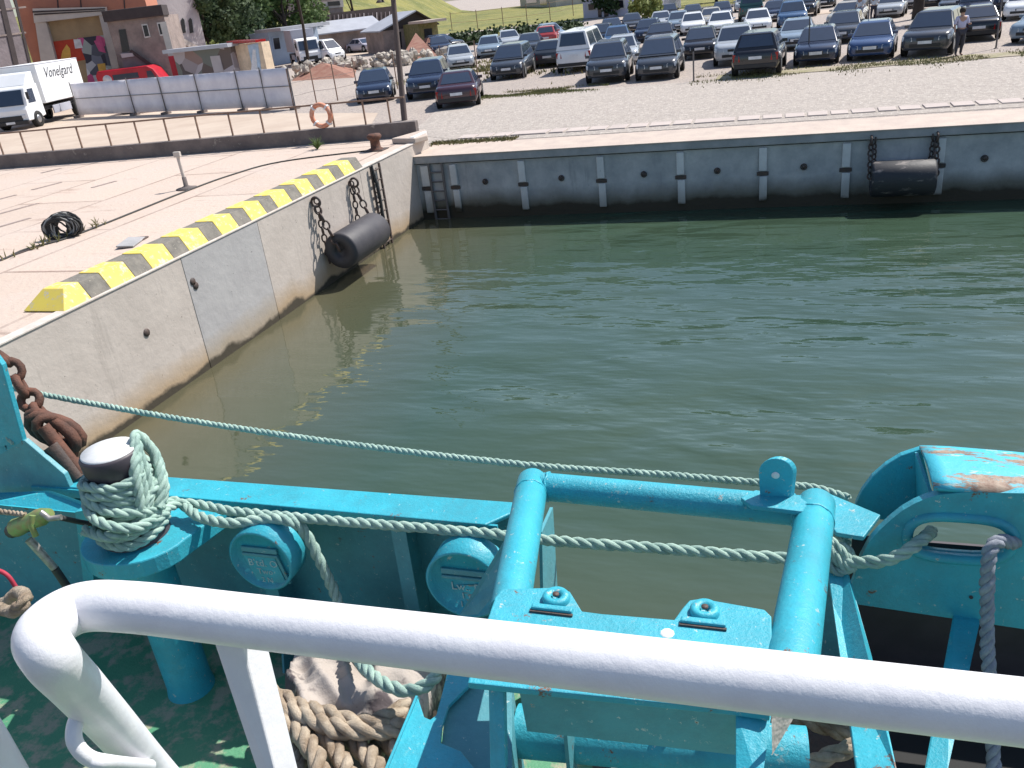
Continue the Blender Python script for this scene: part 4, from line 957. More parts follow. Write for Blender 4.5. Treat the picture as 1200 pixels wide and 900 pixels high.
# truck (left)
def truck(loc, rz, label, lw, lh, bl, boxm, cabm, words=None, fair=True):
    t = thing('box_truck', label, 'truck', loc, rz)
    w_ = lw/2; fl = 1.0
    MB().box((0, 2.1+bl/2, fl+.1+(lh-fl)/2), (lw, bl, lh-fl-.1), None, .03).build('cargo_box', boxm, t, local=True)
    MB().box((0, 2.1+bl/2, lh+.015), (lw+.03, bl+.02, .04)).build('roof_edge', 'grey_panel', t, local=True)
    MB().box((0, 3.2+bl/2-1, fl-.12), (lw*.8, bl+.6, .2)).build('chassis', 'trim', t, local=True)
    # cab
    cb = MB(); pr = [(0, .45), (0, 1.05), (.12, 1.25), (.42, 2.15), (.65, 2.28), (1.85, 2.30), (1.9, .55), (1.2, .45)]
    cb.prism([Vector((-w_*.92, y_, z_)) for y_, z_ in pr], (w_*1.84, 0, 0)); cb.build('cab', cabm, t, local=True, bev=.05)
    n_ = Vector((0, -.95, .32)); MB().prism([Vector((-w_*.82, .125, 1.30)), Vector((w_*.82, .125, 1.30)), Vector((w_*.78, .385, 2.08)), Vector((-w_*.78, .385, 2.08))], (0, -.03, .01)).build('windshield', 'glass', t, local=True)
    for sx in (-1, 1):
        MB().prism([Vector((sx*(w_*.92+.008), .45, 1.35)), Vector((sx*(w_*.92+.008), 1.25, 1.35)), Vector((sx*(w_*.92+.008), 1.25, 2.08)), Vector((sx*(w_*.92+.008), .68, 2.08))], (-sx*.02, 0, 0)).build('side_window', 'glass', t, local=True)
        MB().box((sx*(w_*.92+.15), .3, 1.75), (.14, .1, .4), None, .02).build('mirror', 'trim', t, local=True)
        MB().box((sx*w_*.68, -.015, .72), (.3, .05, .17), None, .02).build('headlight', 'lamp', t, local=True)
        for yw in (.95, 2.1+bl*.72):
            wl = MB().lathe([(.24, 0), (.42, 0), (.44, -.04), (.44, -.28), (.2, -.28)], (sx*w_*.98, yw, .44), 20, Vector((sx, 0, 0))).build('wheel', 'tyre', t, local=True)
            MB().lathe([(0, .0), (.12, .02), (.25, -.02), (.26, -.1)], (sx*w_*.98, yw, .44), 12, Vector((sx, 0, 0))).build('rim', 'rim', wl, local=True)
        MB().box((sx*w_*.9, 2.1+bl*.36, .72), (.08, bl*.42, .45), None, .02).build('side_skirt', 'grey_panel', t, local=True)
    MB().box((0, -.03, .62), (lw*.62, .05, .30), None, .02).build('grille', 'trim', t, local=True)
    MB().box((0, -.05, .40), (lw*.9, .14, .22), None, .03).build('bumper', 'trim', t, local=True)
    MB().box((0, -.135, .42), (.52, .02, .12)).build('number_plate', 'plate', t, local=True)
    if fair: MB().prism([Vector((-w_*.85, .75, 2.29)), Vector((-w_*.85, 1.85, 2.29)), Vector((-w_*.85, 1.85, 2.95)), Vector((-w_*.85, 1.35, 2.9))], (w_*1.7, 0, 0)).build('roof_fairing', 'canvas_white', t, local=True, bev=.04)
    if words:
        bpy.context.view_layer.update()
        for s_, z_, sz in words:
            text_mesh('side_lettering', s_, sz, 'ink', t, world(t) @ Matrix.Translation((w_+.012, 2.1+bl*.47, z_)) @ Matrix.Rotation(R(90), 4, 'Z') @ Matrix.Rotation(R(90), 4, 'X'), .004, .35)
    return t
pf = atz(48, 152, GZ); 
truck(atz(22, 153, GZ)+Vector((-.3, 0, 0)), R(16), 'white box truck with dark script lettering at the left edge', 2.3, 3.25, 5.0, 'canvas_white', 'canvas_white', [('Vonelgard', 2.72, .82)])
truck(gnd(366, 84), R(40), 'small grey box truck parked beyond the rubble', 2.1, 3.0, 3.8, 'grey_panel', 'canvas_white', None, False)
# red van half hidden behind screens
p = gnd(156, 72)
t = thing('red_van', 'bright red van half hidden behind the fence screens', 'van', p-Vector((0, 0, .35)), R(18))
MB().prism([Vector((-2.2, 0, .5)), Vector((2.3, 0, .5)), Vector((2.45, 0, 1.3)), Vector((2.0, 0, 2.15)), Vector((1.6, 0, 2.4)), Vector((-2.1, 0, 2.4)), Vector((-2.3, 0, 2.1))], (0, 1.9, 0)).build('body', 'bright_red', t, local=True, bev=.08)
MB().prism([Vector((1.45, -.01, 1.5)), Vector((2.1, -.01, 1.5)), Vector((1.85, -.01, 2.05)), Vector((1.5, -.01, 2.05))], (0, .03, 0)).build('side_window', 'glass', t, local=True)
MB().box((-.1, -.01, 1.85), (1.9, .03, .38)).build('side_window', 'glass', t, local=True)
MB().lathe([(0, .01), (.34, .01), (.34, 0)], (-1.5, -.0, 1.75), 18, Vector((0, -1, 0))).build('round_emblem', 'mural_white', t, local=True)
for x_ in (-1.4, 1.4): MB().lathe([(0, .0), (.36, .0), (.36, -.25)], (x_, -.02, .36), 16, Vector((0, -1, 0))).build('wheel', 'tyre', t, local=True)
# white car behind the screens
o = copy_tree(protos['hatch']); p = gnd(214, 56); o.location = p; o.rotation_euler = (0, 0, R(100)); tag(o, 'white covered hatchback roof showing above the fence screens', 'car')
if 'group' in o: del o['group']
for ch in o.children:
    if ch.name.split('.')[0] in ('body', 'roof', 'mirror'): ch.material_slots[0].link = 'OBJECT'; ch.material_slots[0].material = M['paint_white']
o = copy_tree(protos['van']); p = gnd(398, 84); o.location = p; o.rotation_euler = (0, 0, R(70)); tag(o, 'white van standing beside the small grey box truck', 'van')
if 'group' in o: del o['group']
for ch in o.children:
    if ch.name.split('.')[0] in ('body', 'roof', 'mirror'): ch.material_slots[0].link = 'OBJECT'; ch.material_slots[0].material = M['paint_white']

# ---------------------------------------------------------------- people
def person(p, rz, label, shirt, trousers, arm=(.3, -.15, 1.15), carry=None):
    t = thing('person', label, 'person', p, rz)
    J = dict(pel=(0, 0, .95), chest=(0, .0, 1.32), neck=(0, 0, 1.47), head=(0, -.01, 1.60), crown=(0, 0, 1.70), sl=(-.19, 0, 1.40), sr=(.19, 0, 1.40), el=(-.26, .02, 1.14), er=(.26, -.04, 1.14), hl=(-.27, -.08, .90), hr=arm,
             hipl=(-.10, 0, .90), hipr=(.10, 0, .90), kl=(-.12, -.06, .50), kr=(.12, .03, .50), al=(-.12, .02, .08), ar=(.13, .12, .08), tl=(-.13, -.15, .04), tr=(.14, -.04, .04))
    E_ = [('pel', 'chest'), ('chest', 'neck'), ('neck', 'head'), ('head', 'crown'), ('chest', 'sl'), ('chest', 'sr'), ('sl', 'el'), ('sr', 'er'), ('el', 'hl'), ('er', 'hr'), ('pel', 'hipl'), ('pel', 'hipr'), ('hipl', 'kl'), ('hipr', 'kr'), ('kl', 'al'), ('kr', 'ar'), ('al', 'tl'), ('ar', 'tr')]
    Rr = dict(pel=.14, chest=.15, neck=.06, head=.10, crown=.07, sl=.07, sr=.07, el=.048, er=.048, hl=.035, hr=.035, hipl=.10, hipr=.10, kl=.065, kr=.065, al=.045, ar=.045, tl=.035, tr=.035)
    def skin(nm, keys, m_, k=1.0, parent=t):
        ks = [j for j in J if j in keys]; me = bpy.data.meshes.new(nm); me.from_pydata([J[j] for j in ks], [(ks.index(a), ks.index(b)) for a, b in E_ if a in ks and b in ks], [])
        o = bpy.data.objects.new(nm, me); col.objects.link(o); o.parent = parent; o.modifiers.new('skin', 'SKIN'); sv = me.skin_vertices[0].data
        for i, j in enumerate(ks): sv[i].radius = (Rr[j]*k, Rr[j]*k*.85); sv[i].use_root = (j in ('pel',)) or (i == 0 and 'pel' not in ks)
        o.modifiers.new('sub', 'SUBSURF').levels = 2; o.modifiers['sub'].render_levels = 2; me.materials.append(M[m_]); return o
    skin('body', list(J), 'skin')
    skin('shirt', ['pel', 'chest', 'sl', 'sr', 'el', 'er'], shirt, 1.14)
    skin('trousers', ['pel', 'hipl', 'hipr', 'kl', 'kr', 'al', 'ar'], trousers, 1.16)
    MB().lathe([(0, .125), (.06, .115), (.105, .06), (.112, 0), (.10, -.06), (.07, -.09)], (0, .018, 1.635), 14).build('hair', 'hair', t, local=True)
    return t
p = atz(1123, 66, GZ)
person(p, R(20), 'person in lavender shirt and dark trousers between the grey SUV and black sedan', 'shirt', 'trousers')
p = atz(1015, 38, GZ)+Vector((0, 6, 0))
person(p, R(-30), 'person in white shirt and light trousers walking behind the dark blue compact', 'shirt_white', 'trousers_light')
o = person(p+Vector((.8, .5, 0)), R(-20), 'person in white shirt and dark trousers beside the pale dressed walker', 'shirt_white', 'trousers')

# ================================================================ SHIP
DZ, GW = 2.9, 3.9
# deck
dm = MB(); dm.prism([(-9, -.2, DZ-.05), (4, -.2, DZ-.05), (4, 3.06, DZ-.05), (-4.4, 3.06, DZ-.05), (-9, 2.2, DZ-.05)], (0, 0, .05)); struct(dm.build('deck', 'deck'))
t = thing('ship_hull', 'teal ship hull side below the foredeck bulwark', 'ship hull', (-1, 3.1, 0))
MB().prism([(-9, 2.0, -.5), (-9, 2.25, DZ), (-4.4, 3.09, DZ), (4.4, 3.09, DZ), (4.4, 3.0, -.5), (-4.4, 3.0, -.5)], (0, -.01, 0)).build('hull_plate', 'teal_bounce', t) if 0 else None
hb = MB(); 
for (x0, y0), (x1, y1) in (((-9, 2.22), (-4.4, 3.08)), ((-4.4, 3.08), (5, 3.08))):
    hb.add([(x0, y0, -.4), (x1, y1, -.4), (x1, y1, DZ-.002), (x0, y0, DZ-.002)], [(0, 1, 2, 3)])
ho = hb.build('hull_plate', 'teal_bounce', t, fix=False); ho.modifiers.new('s', 'SOLIDIFY').thickness = .03
hb = MB().tube([(-9, 2.26, DZ-.35), (-4.4, 3.12, DZ-.35), (5, 3.12, DZ-.35)], .07, 8).build('rubbing_strake', 'rubber', t)

# bulwark left section
t = thing('bulwark', 'teal steel bulwark with flat top rail left of the tubular frame', 'bulwark', (-2.4, 3.0, DZ))
BL, BR = -3.86, -1.13
MB().prism([(-4.3, 3.05, DZ), (BR-.02, 3.05, DZ), (BR-.02, 3.05, GW-.012), (-4.3, 3.05, GW-.012)], (0, .014, 0)).build('plate', 'teal_bounce', t)
MB().prism([(-3.80, 3.06, GW), (-3.66, 2.90, GW), (BR-.10, 2.88, GW), (BR+.02, 3.02, GW), (BR-.02, 3.07, GW)], (0, 0, -.022)).build('top_rail', 'teal', t, bev=.006)
MB().box(((BL+BR)/2, 2.895, GW-.035), (BR-BL-.1, .012, .05)).build('rail_lip', 'teal', t)
def stiff(x, parent, y0=2.88, z1=GW-.03, w_=.012):
    MB().prism([(x, 3.05, DZ), (x, 2.80, DZ), (x, y0, DZ+.25), (x, y0+.02, z1), (x, 3.05, z1)], (w_, 0, 0)).build('stiffener', 'teal_bounce', parent)
    MB().prism([(x-.03, y0-.004, DZ+.2), (x+.045, y0-.004, DZ+.2), (x+.045, y0+.016, z1), (x-.03, y0+.016, z1)], (0, .008, 0)).build('stiffener_flange', 'teal_bounce', parent)
for x in (-2.46, -1.68): stiff(x, t)
MB().box((-2.0, 3.02, DZ+.03), (3.3, .04, .08)).build('waterway_bar', 'rust', t)
# end plate of the bulwark by the frame
MB().prism([(-1.02, 3.05, DZ), (-1.02, 2.72, DZ), (-.98, 2.86, GW), (-.98, 3.05, GW)], (.014, 0, 0)).build('end_plate', 'teal_bounce', t)
# bow section, higher, at far left
t = thing('bow_bulwark', 'raised teal bow bulwark plate sloping down at the left edge', 'bulwark', (-4.1, 3.0, DZ))
A_ = aty(95, 600, 2.98); 
MB().prism([(-9, 2.5, DZ), (-3.55, 3.03, DZ), (-3.55, 3.03, GW-.03), (-3.66, 3.02, GW), (-3.98, 2.98, 4.10), (-4.6, 2.9, 4.35), (-9, 2.5, 5.2)], (-.003, .014, 0)).build('plate', 'teal_bounce', t)
e = [Vector((-3.60, 3.01, GW+.0)), Vector((-3.98, 2.96, 4.10))]
MB().beam(e[0], e[1], .10, .02).build('edge_bar', 'teal', t)
p0, p1, p2, p3 = aty(-30, 385, 2.9), aty(2, 428, 2.9), aty(27, 518, 2.9), aty(-10, 540, 2.9)
MB().prism([p0, p1, p2, p3], (0, .03, 0)).build('fin_plate', 'teal', t, bev=.004)
MB().prism([aty(28, 516, 2.9), aty(75, 556, 2.9), aty(96, 602, 2.9), aty(60, 574, 2.9), aty(-30, 582, 2.9), aty(-30, 530, 2.9)], (0, .03, 0)).build('gusset_plate', 'teal_bounce', t, bev=.004)
MB().prism([aty(58, 575, 2.82), aty(120, 596, 2.80), aty(122, 604, 2.78), aty(-20, 590, 2.7), aty(-20, 578, 2.85)], (0, .01, -.01)).build('ledge', 'teal', t)
MB().prism([aty(88, 600, 2.7), aty(100, 598, 2.7), aty(112, 700, 2.75), aty(100, 702, 2.75)], (0, .2, 0)).build('upright_bar', 'teal', t)
# round pipe covers
def cover(cx, cz, r, label, lines, yb=2.80, rz=0, rust=False):
    t = thing('pipe_cover', label, 'cover', (cx, yb, cz))
    c = Vector((cx, yb, cz)); n = 32; dpt = .13
    ax = Matrix.Rotation(rz, 3, 'Z') @ Vector((0, -1, 0))
    MB().lathe([(r, -.0), (r, dpt), (r-.012, dpt+.004), (r-.02, dpt-.02), (0, dpt-.02)], c+ax*(-.0), n, ax).build('cover_drum', 'teal', t)
    u_ = Vector((0, 0, 1)).cross(ax).normalized()*(1); fc = c+ax*(dpt-.018)
    if u_.x < 0: u_ = -u_
    MB().box(fc+Vector((0, 0, r*.34))+ax*.004, (r*1.15, .012, .028), Matrix((u_, -ax, Vector((0, 0, 1)))).transposed(), .003).build('hinge_bar', 'teal_bounce', t)
    MB().box(fc+Vector((0, 0, r*.18))+ax*.006, (r*1.15, .016, .016), Matrix((u_, -ax, Vector((0, 0, 1)))).transposed(), .003).build('lid_edge', 'teal_bounce', t)
    mw = Matrix((u_, Vector((0, 0, 1)), ax)).transposed().to_4x4()
    for i, (s_, sz) in enumerate(lines):
        mm = mw.copy(); mm.translation = fc+ax*.004+Vector((0, 0, -.02-i*.048)); text_mesh('raised_lettering', s_, sz, 'ink_white', t, mm, .002)
    return t, c, u_, ax, fc
t_, c_, u_, ax_, fc_ = cover(-2.29, 3.735, .165, 'round teal pipe cover with raised lid plate, left one on the bulwark', [("B'td. O", .055), ('Two', .045), ('2 N', .04)])
MB().prism([fc_+u_*(-.10)+Vector((0, 0, .02)), fc_+u_*.07+Vector((0, 0, .02)), fc_+u_*.10+Vector((0, 0, -.13)), fc_+u_*(-.06)+Vector((0, 0, -.12))], ax_*.003).build('lid_plate', 'teal', t_)
MB().beam(fc_+u_*.085+Vector((0, 0, .03))+ax_*.004, fc_+u_*.12+Vector((0, 0, -.12))+ax_*.004, .01, .016).build('lid_edge', 'teal_bounce', t_)
t_, c_, u_, ax_, fc_ = cover(-1.28, 3.725, .175, 'round teal pipe cover with rusty lettering beside the tubular frame', [('Lw.. E', .055), ('1 e', .045), ('1 IN', .045)])
MB().prism([fc_+u_*(-.02)+Vector((0, 0, -.01)), fc_+u_*.09+Vector((0, 0, -.0)), fc_+u_*.06+Vector((0, 0, -.10)), fc_+u_*.0+Vector((0, 0, -.11))], ax_*.0025).build('rust_patch', 'rust_teal', t_)

# mooring bollard
bc = Vector((-2.90, 2.62, 0))
t = thing('mooring_bollard', 'teal ship bollard with white topped dark head at the left of the bulwark', 'bollard', bc+Vector((0, 0, DZ)))
MB().lathe([(.12, DZ), (.112, DZ+.05), (.112, GW-.06)], bc, 28).build('pedestal', 'teal', t)
mb = MB(); pl = [(bc.x+.27*math.cos(a), bc.y+.24*math.sin(a), GW-.035) for a in [math.pi*(1+k/14) for k in range(15)]]+[(bc.x+.36, 3.0, GW-.035), (bc.x-.42, 3.0, GW-.035)]
mb.prism(pl, (0, 0, -.09)); mb.build('flange', 'teal', t, bev=.008)
MB().lathe([(.15, GW-.035), (.13, GW+.02), (.108, GW+.08), (.112, GW+.30), (.128, GW+.345), (.131, GW+.405), (.124, GW+.417), (0, GW+.417)], bc, 32).build('post', 'bollard_side', t)
MB().lathe([(.120, GW+.4175), (.117, GW+.427), (0, GW+.43)], bc, 32).build('cap', 'bollard_white', t)
# rope wraps
rb = MB(); r_ = .019; pts = []
turns = 7.4; N = int(turns*22)
for i in range(N+1):
    f = i/N; a = -2.4+f*turns*2*math.pi; rr = .141+.012*noise.noise(Vector((i*.11, 0, 0)))*2+.010*(1-f); pts.append(Vector((bc.x+rr*math.cos(a), bc.y+rr*math.sin(a), GW+.005+.305*f+.010*math.sin(i*.9))))
rope(rb, pts, .024, pitch=.15, step=.014)
pts = []
for i in range(60):
    f = i/59; a = -1.2+f*2*math.pi*1.6; rr = .152+.018*math.sin(a*1.5); pts.append(Vector((bc.x+rr*math.cos(a), bc.y+rr*math.sin(a), GW+.16+.14*math.sin(a*.5+.3))))
rope(rb, pts, .024, pitch=.15, step=.014)
# loops over the head's right side
for k, dz in enumerate((0, .03, .06)):
    pts = [bc+Vector((.14, -.07, GW+.08)), bc+Vector((.148, -.06+k*.035, GW+.22)), bc+Vector((.135-.008*k, -.01+k*.03, GW+.37+dz*.4)), bc+Vector((.07, .11, GW+.415+dz*.6)), bc+Vector((.10, .15, GW+.33)), bc+Vector((.165, .08, GW+.24-dz)), bc+Vector((.17, .0, GW+.12))]
    rope(rb, pts, .024, pitch=.15, step=.014)
# leads along the bulwark
zr = GW+.03
lead = [bc+Vector((-.19, -.02, GW+.22)), bc+Vector((0, -.2, GW+.19)), bc+Vector((.17, -.15, GW+.12)), atz(210, 590, 3.95), atz(280, 600, 3.92), atz(400, 611, zr-.02), atz(500, 619, zr-.02), atz(590, 627, zr-.02), atz(650, 634, zr-.02), atz(790, 644, zr-.02), atz(900, 653, zr-.02), atz(980, 657, 3.92), aty(1030, 658, 2.76), aty(1060, 648, 2.76), aty(1082, 632, 2.84), aty(1092, 622, 3.0)]
rope(rb, lead, .024, pitch=.16, step=.016)
lead2 = [bc+Vector((-.1, -.18, GW+.10)), bc+Vector((.10, -.19, GW+.10)), atz(200, 588, 3.95), atz(235, 606, 3.92), atz(272, 613, 3.91), atz(315, 608, 3.91), atz(345, 613, 3.90), aty(362, 632, 2.78), aty(382, 672, 2.76), aty(396, 705, 2.74), aty(408, 740, 2.66), aty(420, 772, 2.33), aty(444, 797, 2.22), aty(472, 809, 2.18), aty(500, 803, 2.2), aty(513, 786, 2.28), aty(508, 762, 2.4)]
rope(rb, lead2, .026, pitch=.16, step=.016)
tag(rb.build('mooring_rope', 'rope_green'), 'pale green mooring rope wrapped round the bollard and led along the bulwark', 'rope')
# knot near frame's right foot
kb = MB(); kc = atz(984, 655, 3.93)
for k in range(3): rope(kb, [kc+Vector((.045*math.cos(a+k), .03*math.sin(a*1.0), .04*math.sin(a)+.012*k)) for a in [j*.7 for j in range(11)]], .017, step=.012)
rope(kb, [kc+Vector((0, 0, .02)), atz(992, 635, 3.93), atz(975, 622, 3.93)], .017, step=.012)
tag(kb.build('rope_knot', 'rope_green'), 'loose pale knot of rope at the right foot of the tubular frame', 'knot')
# thin upper line
ub = MB(); up_ = [aty(-40, 440, 3.4), aty(30, 458, 3.35), aty(170, 484, 3.32), aty(300, 505, 3.3), aty(460, 527, 3.3), aty(620, 545, 3.28), aty(760, 555, 3.25), aty(880, 565, 3.2), aty(950, 571, 3.2), aty(998, 584, 3.12)]
rope(ub, up_, .017, pitch=.10, step=.011); tag(ub.build('mooring_line', 'rope_green'), 'thin pale green line stretched outboard above the bulwark to the fairlead', 'line')
# line to the quay wall
mb = MB().tube([aty(150, 512, 3.5), PXp := atx(176, 492, WX+.02)], .012, 5) if 0 else MB()
# anchor chain at the left
cb = MB(); cp = [aty(-30, 395, 3.25), aty(8, 425, 3.2), aty(30, 462, 3.18), aty(52, 490, 3.15), aty(70, 520, 3.12), aty(95, 552, 3.1)]
t = thing('anchor_chain', 'rusty heavy anchor chain with shackle hanging outside the bow bulwark', 'anchor chain', cp[2])
for i in range(len(cp)-1):
    a, b_ = cp[i], cp[i+1]; chain(cb, a, b_, 2, .05, .024)
cb.build('chain_links', 'rust', t)
cb = MB(); s0 = aty(62, 505, 3.1); 
for k in range(3):
    an = .6*k; pts = []
    for j in range(14):
        a = 2*math.pi*j/14; pts.append(s0+Vector((.13*math.cos(a)*math.cos(an)+.02*k, .09*math.sin(an)*math.cos(a), .085*math.sin(a)-.10*math.cos(a)*.6)))
    cb.tube(pts, .033-.004*k, 8, closed=True)
cb.tube([aty(50, 500, 3.0), aty(95, 555, 3.0)], .035, 10)
cb.build('shackle', 'rust', t)
MB().tube([aty(60, 522, 2.98), aty(92, 560, 2.98)], [.05, .04], 10).build('shackle_pin', 'black_iron', t)
mb = MB(); rope(mb, [aty(2, 470, 3.0), aty(12, 490, 2.95), aty(4, 505, 2.92), aty(16, 520, 2.9)], .014); tag(mb.build('lashing', 'rope_green'), 'small pale lashing on the anchor chain beside the fin plate', 'rope')

# valve / hose coupling at left
v0 = aty(40, 612, 2.4)
t = thing('hose_coupling', 'green tarnished hose coupling with steel lever lying at the left of the bollard', 'coupling', v0)
MB().tube([aty(14, 622, 2.42), aty(34, 614, 2.4)], .035, 12).build('hose_end', 'rubber', t)
MB().tube([aty(20, 618, 2.4), aty(34, 612, 2.38), aty(48, 606, 2.38), aty(58, 602, 2.38)], [.045, .036, .042, .025], 12).build('coupling_body', 'brass', t)
MB().tube([aty(38, 604, 2.3), aty(36, 615, 2.28), aty(42, 628, 2.28)], .014, 8).build('clamp', 'brass', t)
MB().tube([aty(48, 600, 2.32), aty(58, 608, 2.32), aty(72, 606, 2.34)], .013, 8).build('handle', 'steel', t)
MB().tube([aty(34, 632, 2.34), aty(64, 666, 2.36)], [.02, .017], 10).build('lever', 'steel', t)
MB().tube([aty(64, 666, 2.36), aty(90, 704, 2.4)], .018, 10).build('lever_grip', 'rubber', t)
mb = MB(); rope(mb, [aty(-30, 596, 2.4), aty(5, 600, 2.4), aty(30, 603, 2.38)], .013, step=.01); tag(mb.build('lashing', 'rope_beige'), 'thin frayed brown line tied to the green hose coupling', 'rope')
mb = MB().tube([aty(72, 607, 2.36), aty(95, 612, 2.5), aty(140, 620, 2.5)], .012, 6); tag(mb.build('hose', 'rope_dark'), 'thin dark hose running from the coupling to the bollard flange', 'hose')
mb = MB().tube(smooth_path([aty(-20, 665, 1.6), aty(4, 671, 1.6), aty(16, 684, 1.6), aty(22, 700, 1.6), aty(10, 720, 1.6)], 6), .008, 6); tag(mb.build('cord', 'redline'), 'thin dark red cord hanging left of the white handrail', 'cord')
mb = MB(); rope(mb, [aty(-30, 712, .7), aty(5, 706, .66), aty(20, 694, .60), aty(30, 700, .545), aty(22, 712, .53), aty(8, 716, .56), aty(-20, 704, .6)], .0075, step=.006); tag(mb.build('lashing', 'rope_beige'), 'pale twisted rope tied to the left bend of the white handrail', 'rope')

# ---------------- teal tubular frame
fz = 4.3
t = thing('tubular_frame', 'teal tubular steel frame reaching outboard over the gap in the bulwark', 'steel frame', (-.4, 2.0, DZ))
Lb, Lt = Vector((-.79, 1.95, 4.27)), Vector((-.955, 2.78, 4.20)); Rb, Rt = Vector((.045, 1.86, 4.30)), Vector((.125, 2.76, 4.20))
def elbowtube(a, b_, r): return MB().tube([a, b_], r, 24)
pl_ = (Lt-Lb).normalized(); MB().tube([Lb-pl_*.02, Lt, Lt+pl_*.025, Lt+pl_*.045], [.063, .063, .052, .02], 24).build('side_tube', 'teal', t)
pr_ = (Rt-Rb).normalized(); MB().tube([Rb-pr_*.17, Rt, Rt+pr_*.02, Rt+pr_*.035], [.07, .066, .054, .02], 24).build('side_tube', 'teal', t)
MB().tube([Lt-pl_*.03+Vector((.045, 0, 0)), Rt-pr_*.06-Vector((.05, 0, 0))], .056, 24).build('cross_tube', 'teal_worn', t)
for c_, d_, r_ in ((Lt-pl_*.02, pl_, .066), (Rt-pr_*.05, pr_, .07)):
    MB().tube([c_-d_*.012, c_+d_*.012], r_+.003, 24).build('weld_seam', 'teal_worn', t) if 0 else None
for c_, d_, r_ in ((Lt-pl_*.10, pl_, .062), (Rt-pr_*.13, pr_, .066)):
    mbw = MB(); e1_ = d_.orthogonal().normalized(); e2_ = d_.cross(e1_); mbw.tube([c_+(e1_*math.cos(a)+e2_*math.sin(a))*(r_-.001)+d_*.003*math.sin(a*9) for a in [k*math.pi/24 for k in range(48)]], .0055, 6, closed=True); mbw.build('weld_seam', 'teal', t)
for c_, d_ in ((Lt-pl_*.03+Vector((.066, 0, 0)), Vector((1, 0, 0))), (Rt-pr_*.06-Vector((.075, 0, 0)), Vector((1, 0, 0)))):
    mbw = MB(); e1_ = d_.orthogonal().normalized(); e2_ = d_.cross(e1_); mbw.tube([c_+(e1_*math.cos(a)+e2_*math.sin(a))*.056+d_*.003*math.sin(a*8) for a in [k*math.pi/24 for k in range(48)]], .006, 6, closed=True); mbw.build('weld_seam', 'teal', t)
# lug
lc = aty(908, 585, 2.66)
base = [atz(868, 583, 4.275), atz(880, 592, 4.275), atz(945, 600, 4.275), atz(948, 590, 4.275), atz(935, 580, 4.275), atz(885, 574, 4.275)]
MB().prism(base, (0, 0, -.018)).build('lug_base', 'teal_worn', t, bev=.003)
lz = [(-.052, 0), (-.058, .09)]+[(.058*math.cos(a), .10+.058*math.sin(a)) for a in [math.pi-k*math.pi/12 for k in range(13)]]+[(.052, 0)]
lo = Vector((lc.x, 2.68, 4.272)); lb_ = MB()
n = len(lz); hol = [(.013*math.cos(2*math.pi*k/12), .09+.013*math.sin(2*math.pi*k/12)) for k in range(12)]
lb_.prism([lo+Vector((x_, 0, z_)) for x_, z_ in lz], (.014, .02, 0)); lo_ = lb_.build('lifting_lug', 'teal', t, bev=.003)
MB().lathe([(0, .004), (.011, .004), (.014, 0)], lo+Vector((0, -.001, .09)), 14, Vector((0, -1, 0))).build('lug_hole', 'bollard_white', t)
# front plate with two raised tongues
pz = 4.335
poly = [(548, 800), (556, 770), (568, 735), (580, 700), (588, 690), (655, 688), (668, 693), (676, 706), (682, 716), (705, 719), (790, 726), (800, 712), (808, 703), (822, 701), (896, 714), (904, 722), (906, 790), (902, 838), (866, 832), (606, 806)]
MB().prism([atz(x, y_, pz) for x, y_ in poly], (0, 0, -.022)).build('base_plate', 'teal_worn', t, bev=.004)
for x, y_ in ((652, 703), (826, 718)):
    c_ = atz(x, y_, pz); MB().lathe([(0, .004), (.011, .004), (.012, .012), (.022, .022), (.036, .022), (.042, .014), (.042, 0)], c_, 24).build('hinge_boss', 'teal', t)
    MB().lathe([(0, .0245), (.010, .0245), (.010, .02)], c_, 12).build('boss_hole', 'black_iron', t)
    MB().box(c_+Vector((0, -.05, .008)), (.125, .022, .016), None, .005).build('hinge_bar', 'teal_worn', t)
    MB().box(c_+Vector((0, -.064, .0035)), (.13, .008, .006)).build('bar_gap', 'black_iron', t)
MB().lathe([(0, .0025), (.018, .002), (.02, 0)], atz(782, 742, pz), 9).build('scrape', 'bollard_white', t)
# apron under the near edge, side webs, roller, legs
e0, e1 = atz(606, 806, pz), atz(866, 832, pz)
MB().prism([e0+Vector((0, .012, -.024)), e1+Vector((0, .012, -.024)), e1+Vector((0, .03, -.19)), e0+Vector((0, .03, -.19))], (0, .014, 0)).build('apron_plate', 'teal_bounce', t)
MB().prism([atz(572, 800, 4.31), atz(590, 802, 4.31), aty(592, 905, 1.50), aty(574, 905, 1.50)], (0, .03, -.0)).build('front_leg', 'teal', t, bev=.004)
MB().prism([atz(862, 836, 4.31), atz(904, 838, 4.31), aty(892, 925, 1.46), aty(862, 925, 1.46)], (0, .012, 0)).build('front_leg', 'teal', t, bev=.004)
MB().prism([aty(904, 838, 1.54), aty(932, 838, 1.62), aty(905, 885, 1.54)], (.004, .012, 0)).build('highlight_gusset', 'pale_plaster', t)  # pale colour paints the triangular highlight on the post's side
MB().prism([aty(598, 622, 2.55), aty(616, 624, 2.55), aty(585, 690, 2.45), aty(560, 720, 2.45), aty(538, 722, 2.5)], (0, .015, 0)).build('brace_plate', 'teal_bounce', t)
MB().prism([Vector((-.62, 1.78, DZ)), Vector((-.60, 1.78, 4.3)), Vector((-.60, 1.86, 4.3)), Vector((-.62, 1.86, DZ))], (.012, 0, 0)).build('rear_leg', 'teal_bounce', t)
MB().prism([Vector((-.06, 1.70, DZ)), Vector((-.06, 1.70, 4.3)), Vector((-.06, 1.78, 4.3)), Vector((-.06, 1.78, DZ))], (.012, 0, 0)).build('rear_leg', 'teal_bounce', t)
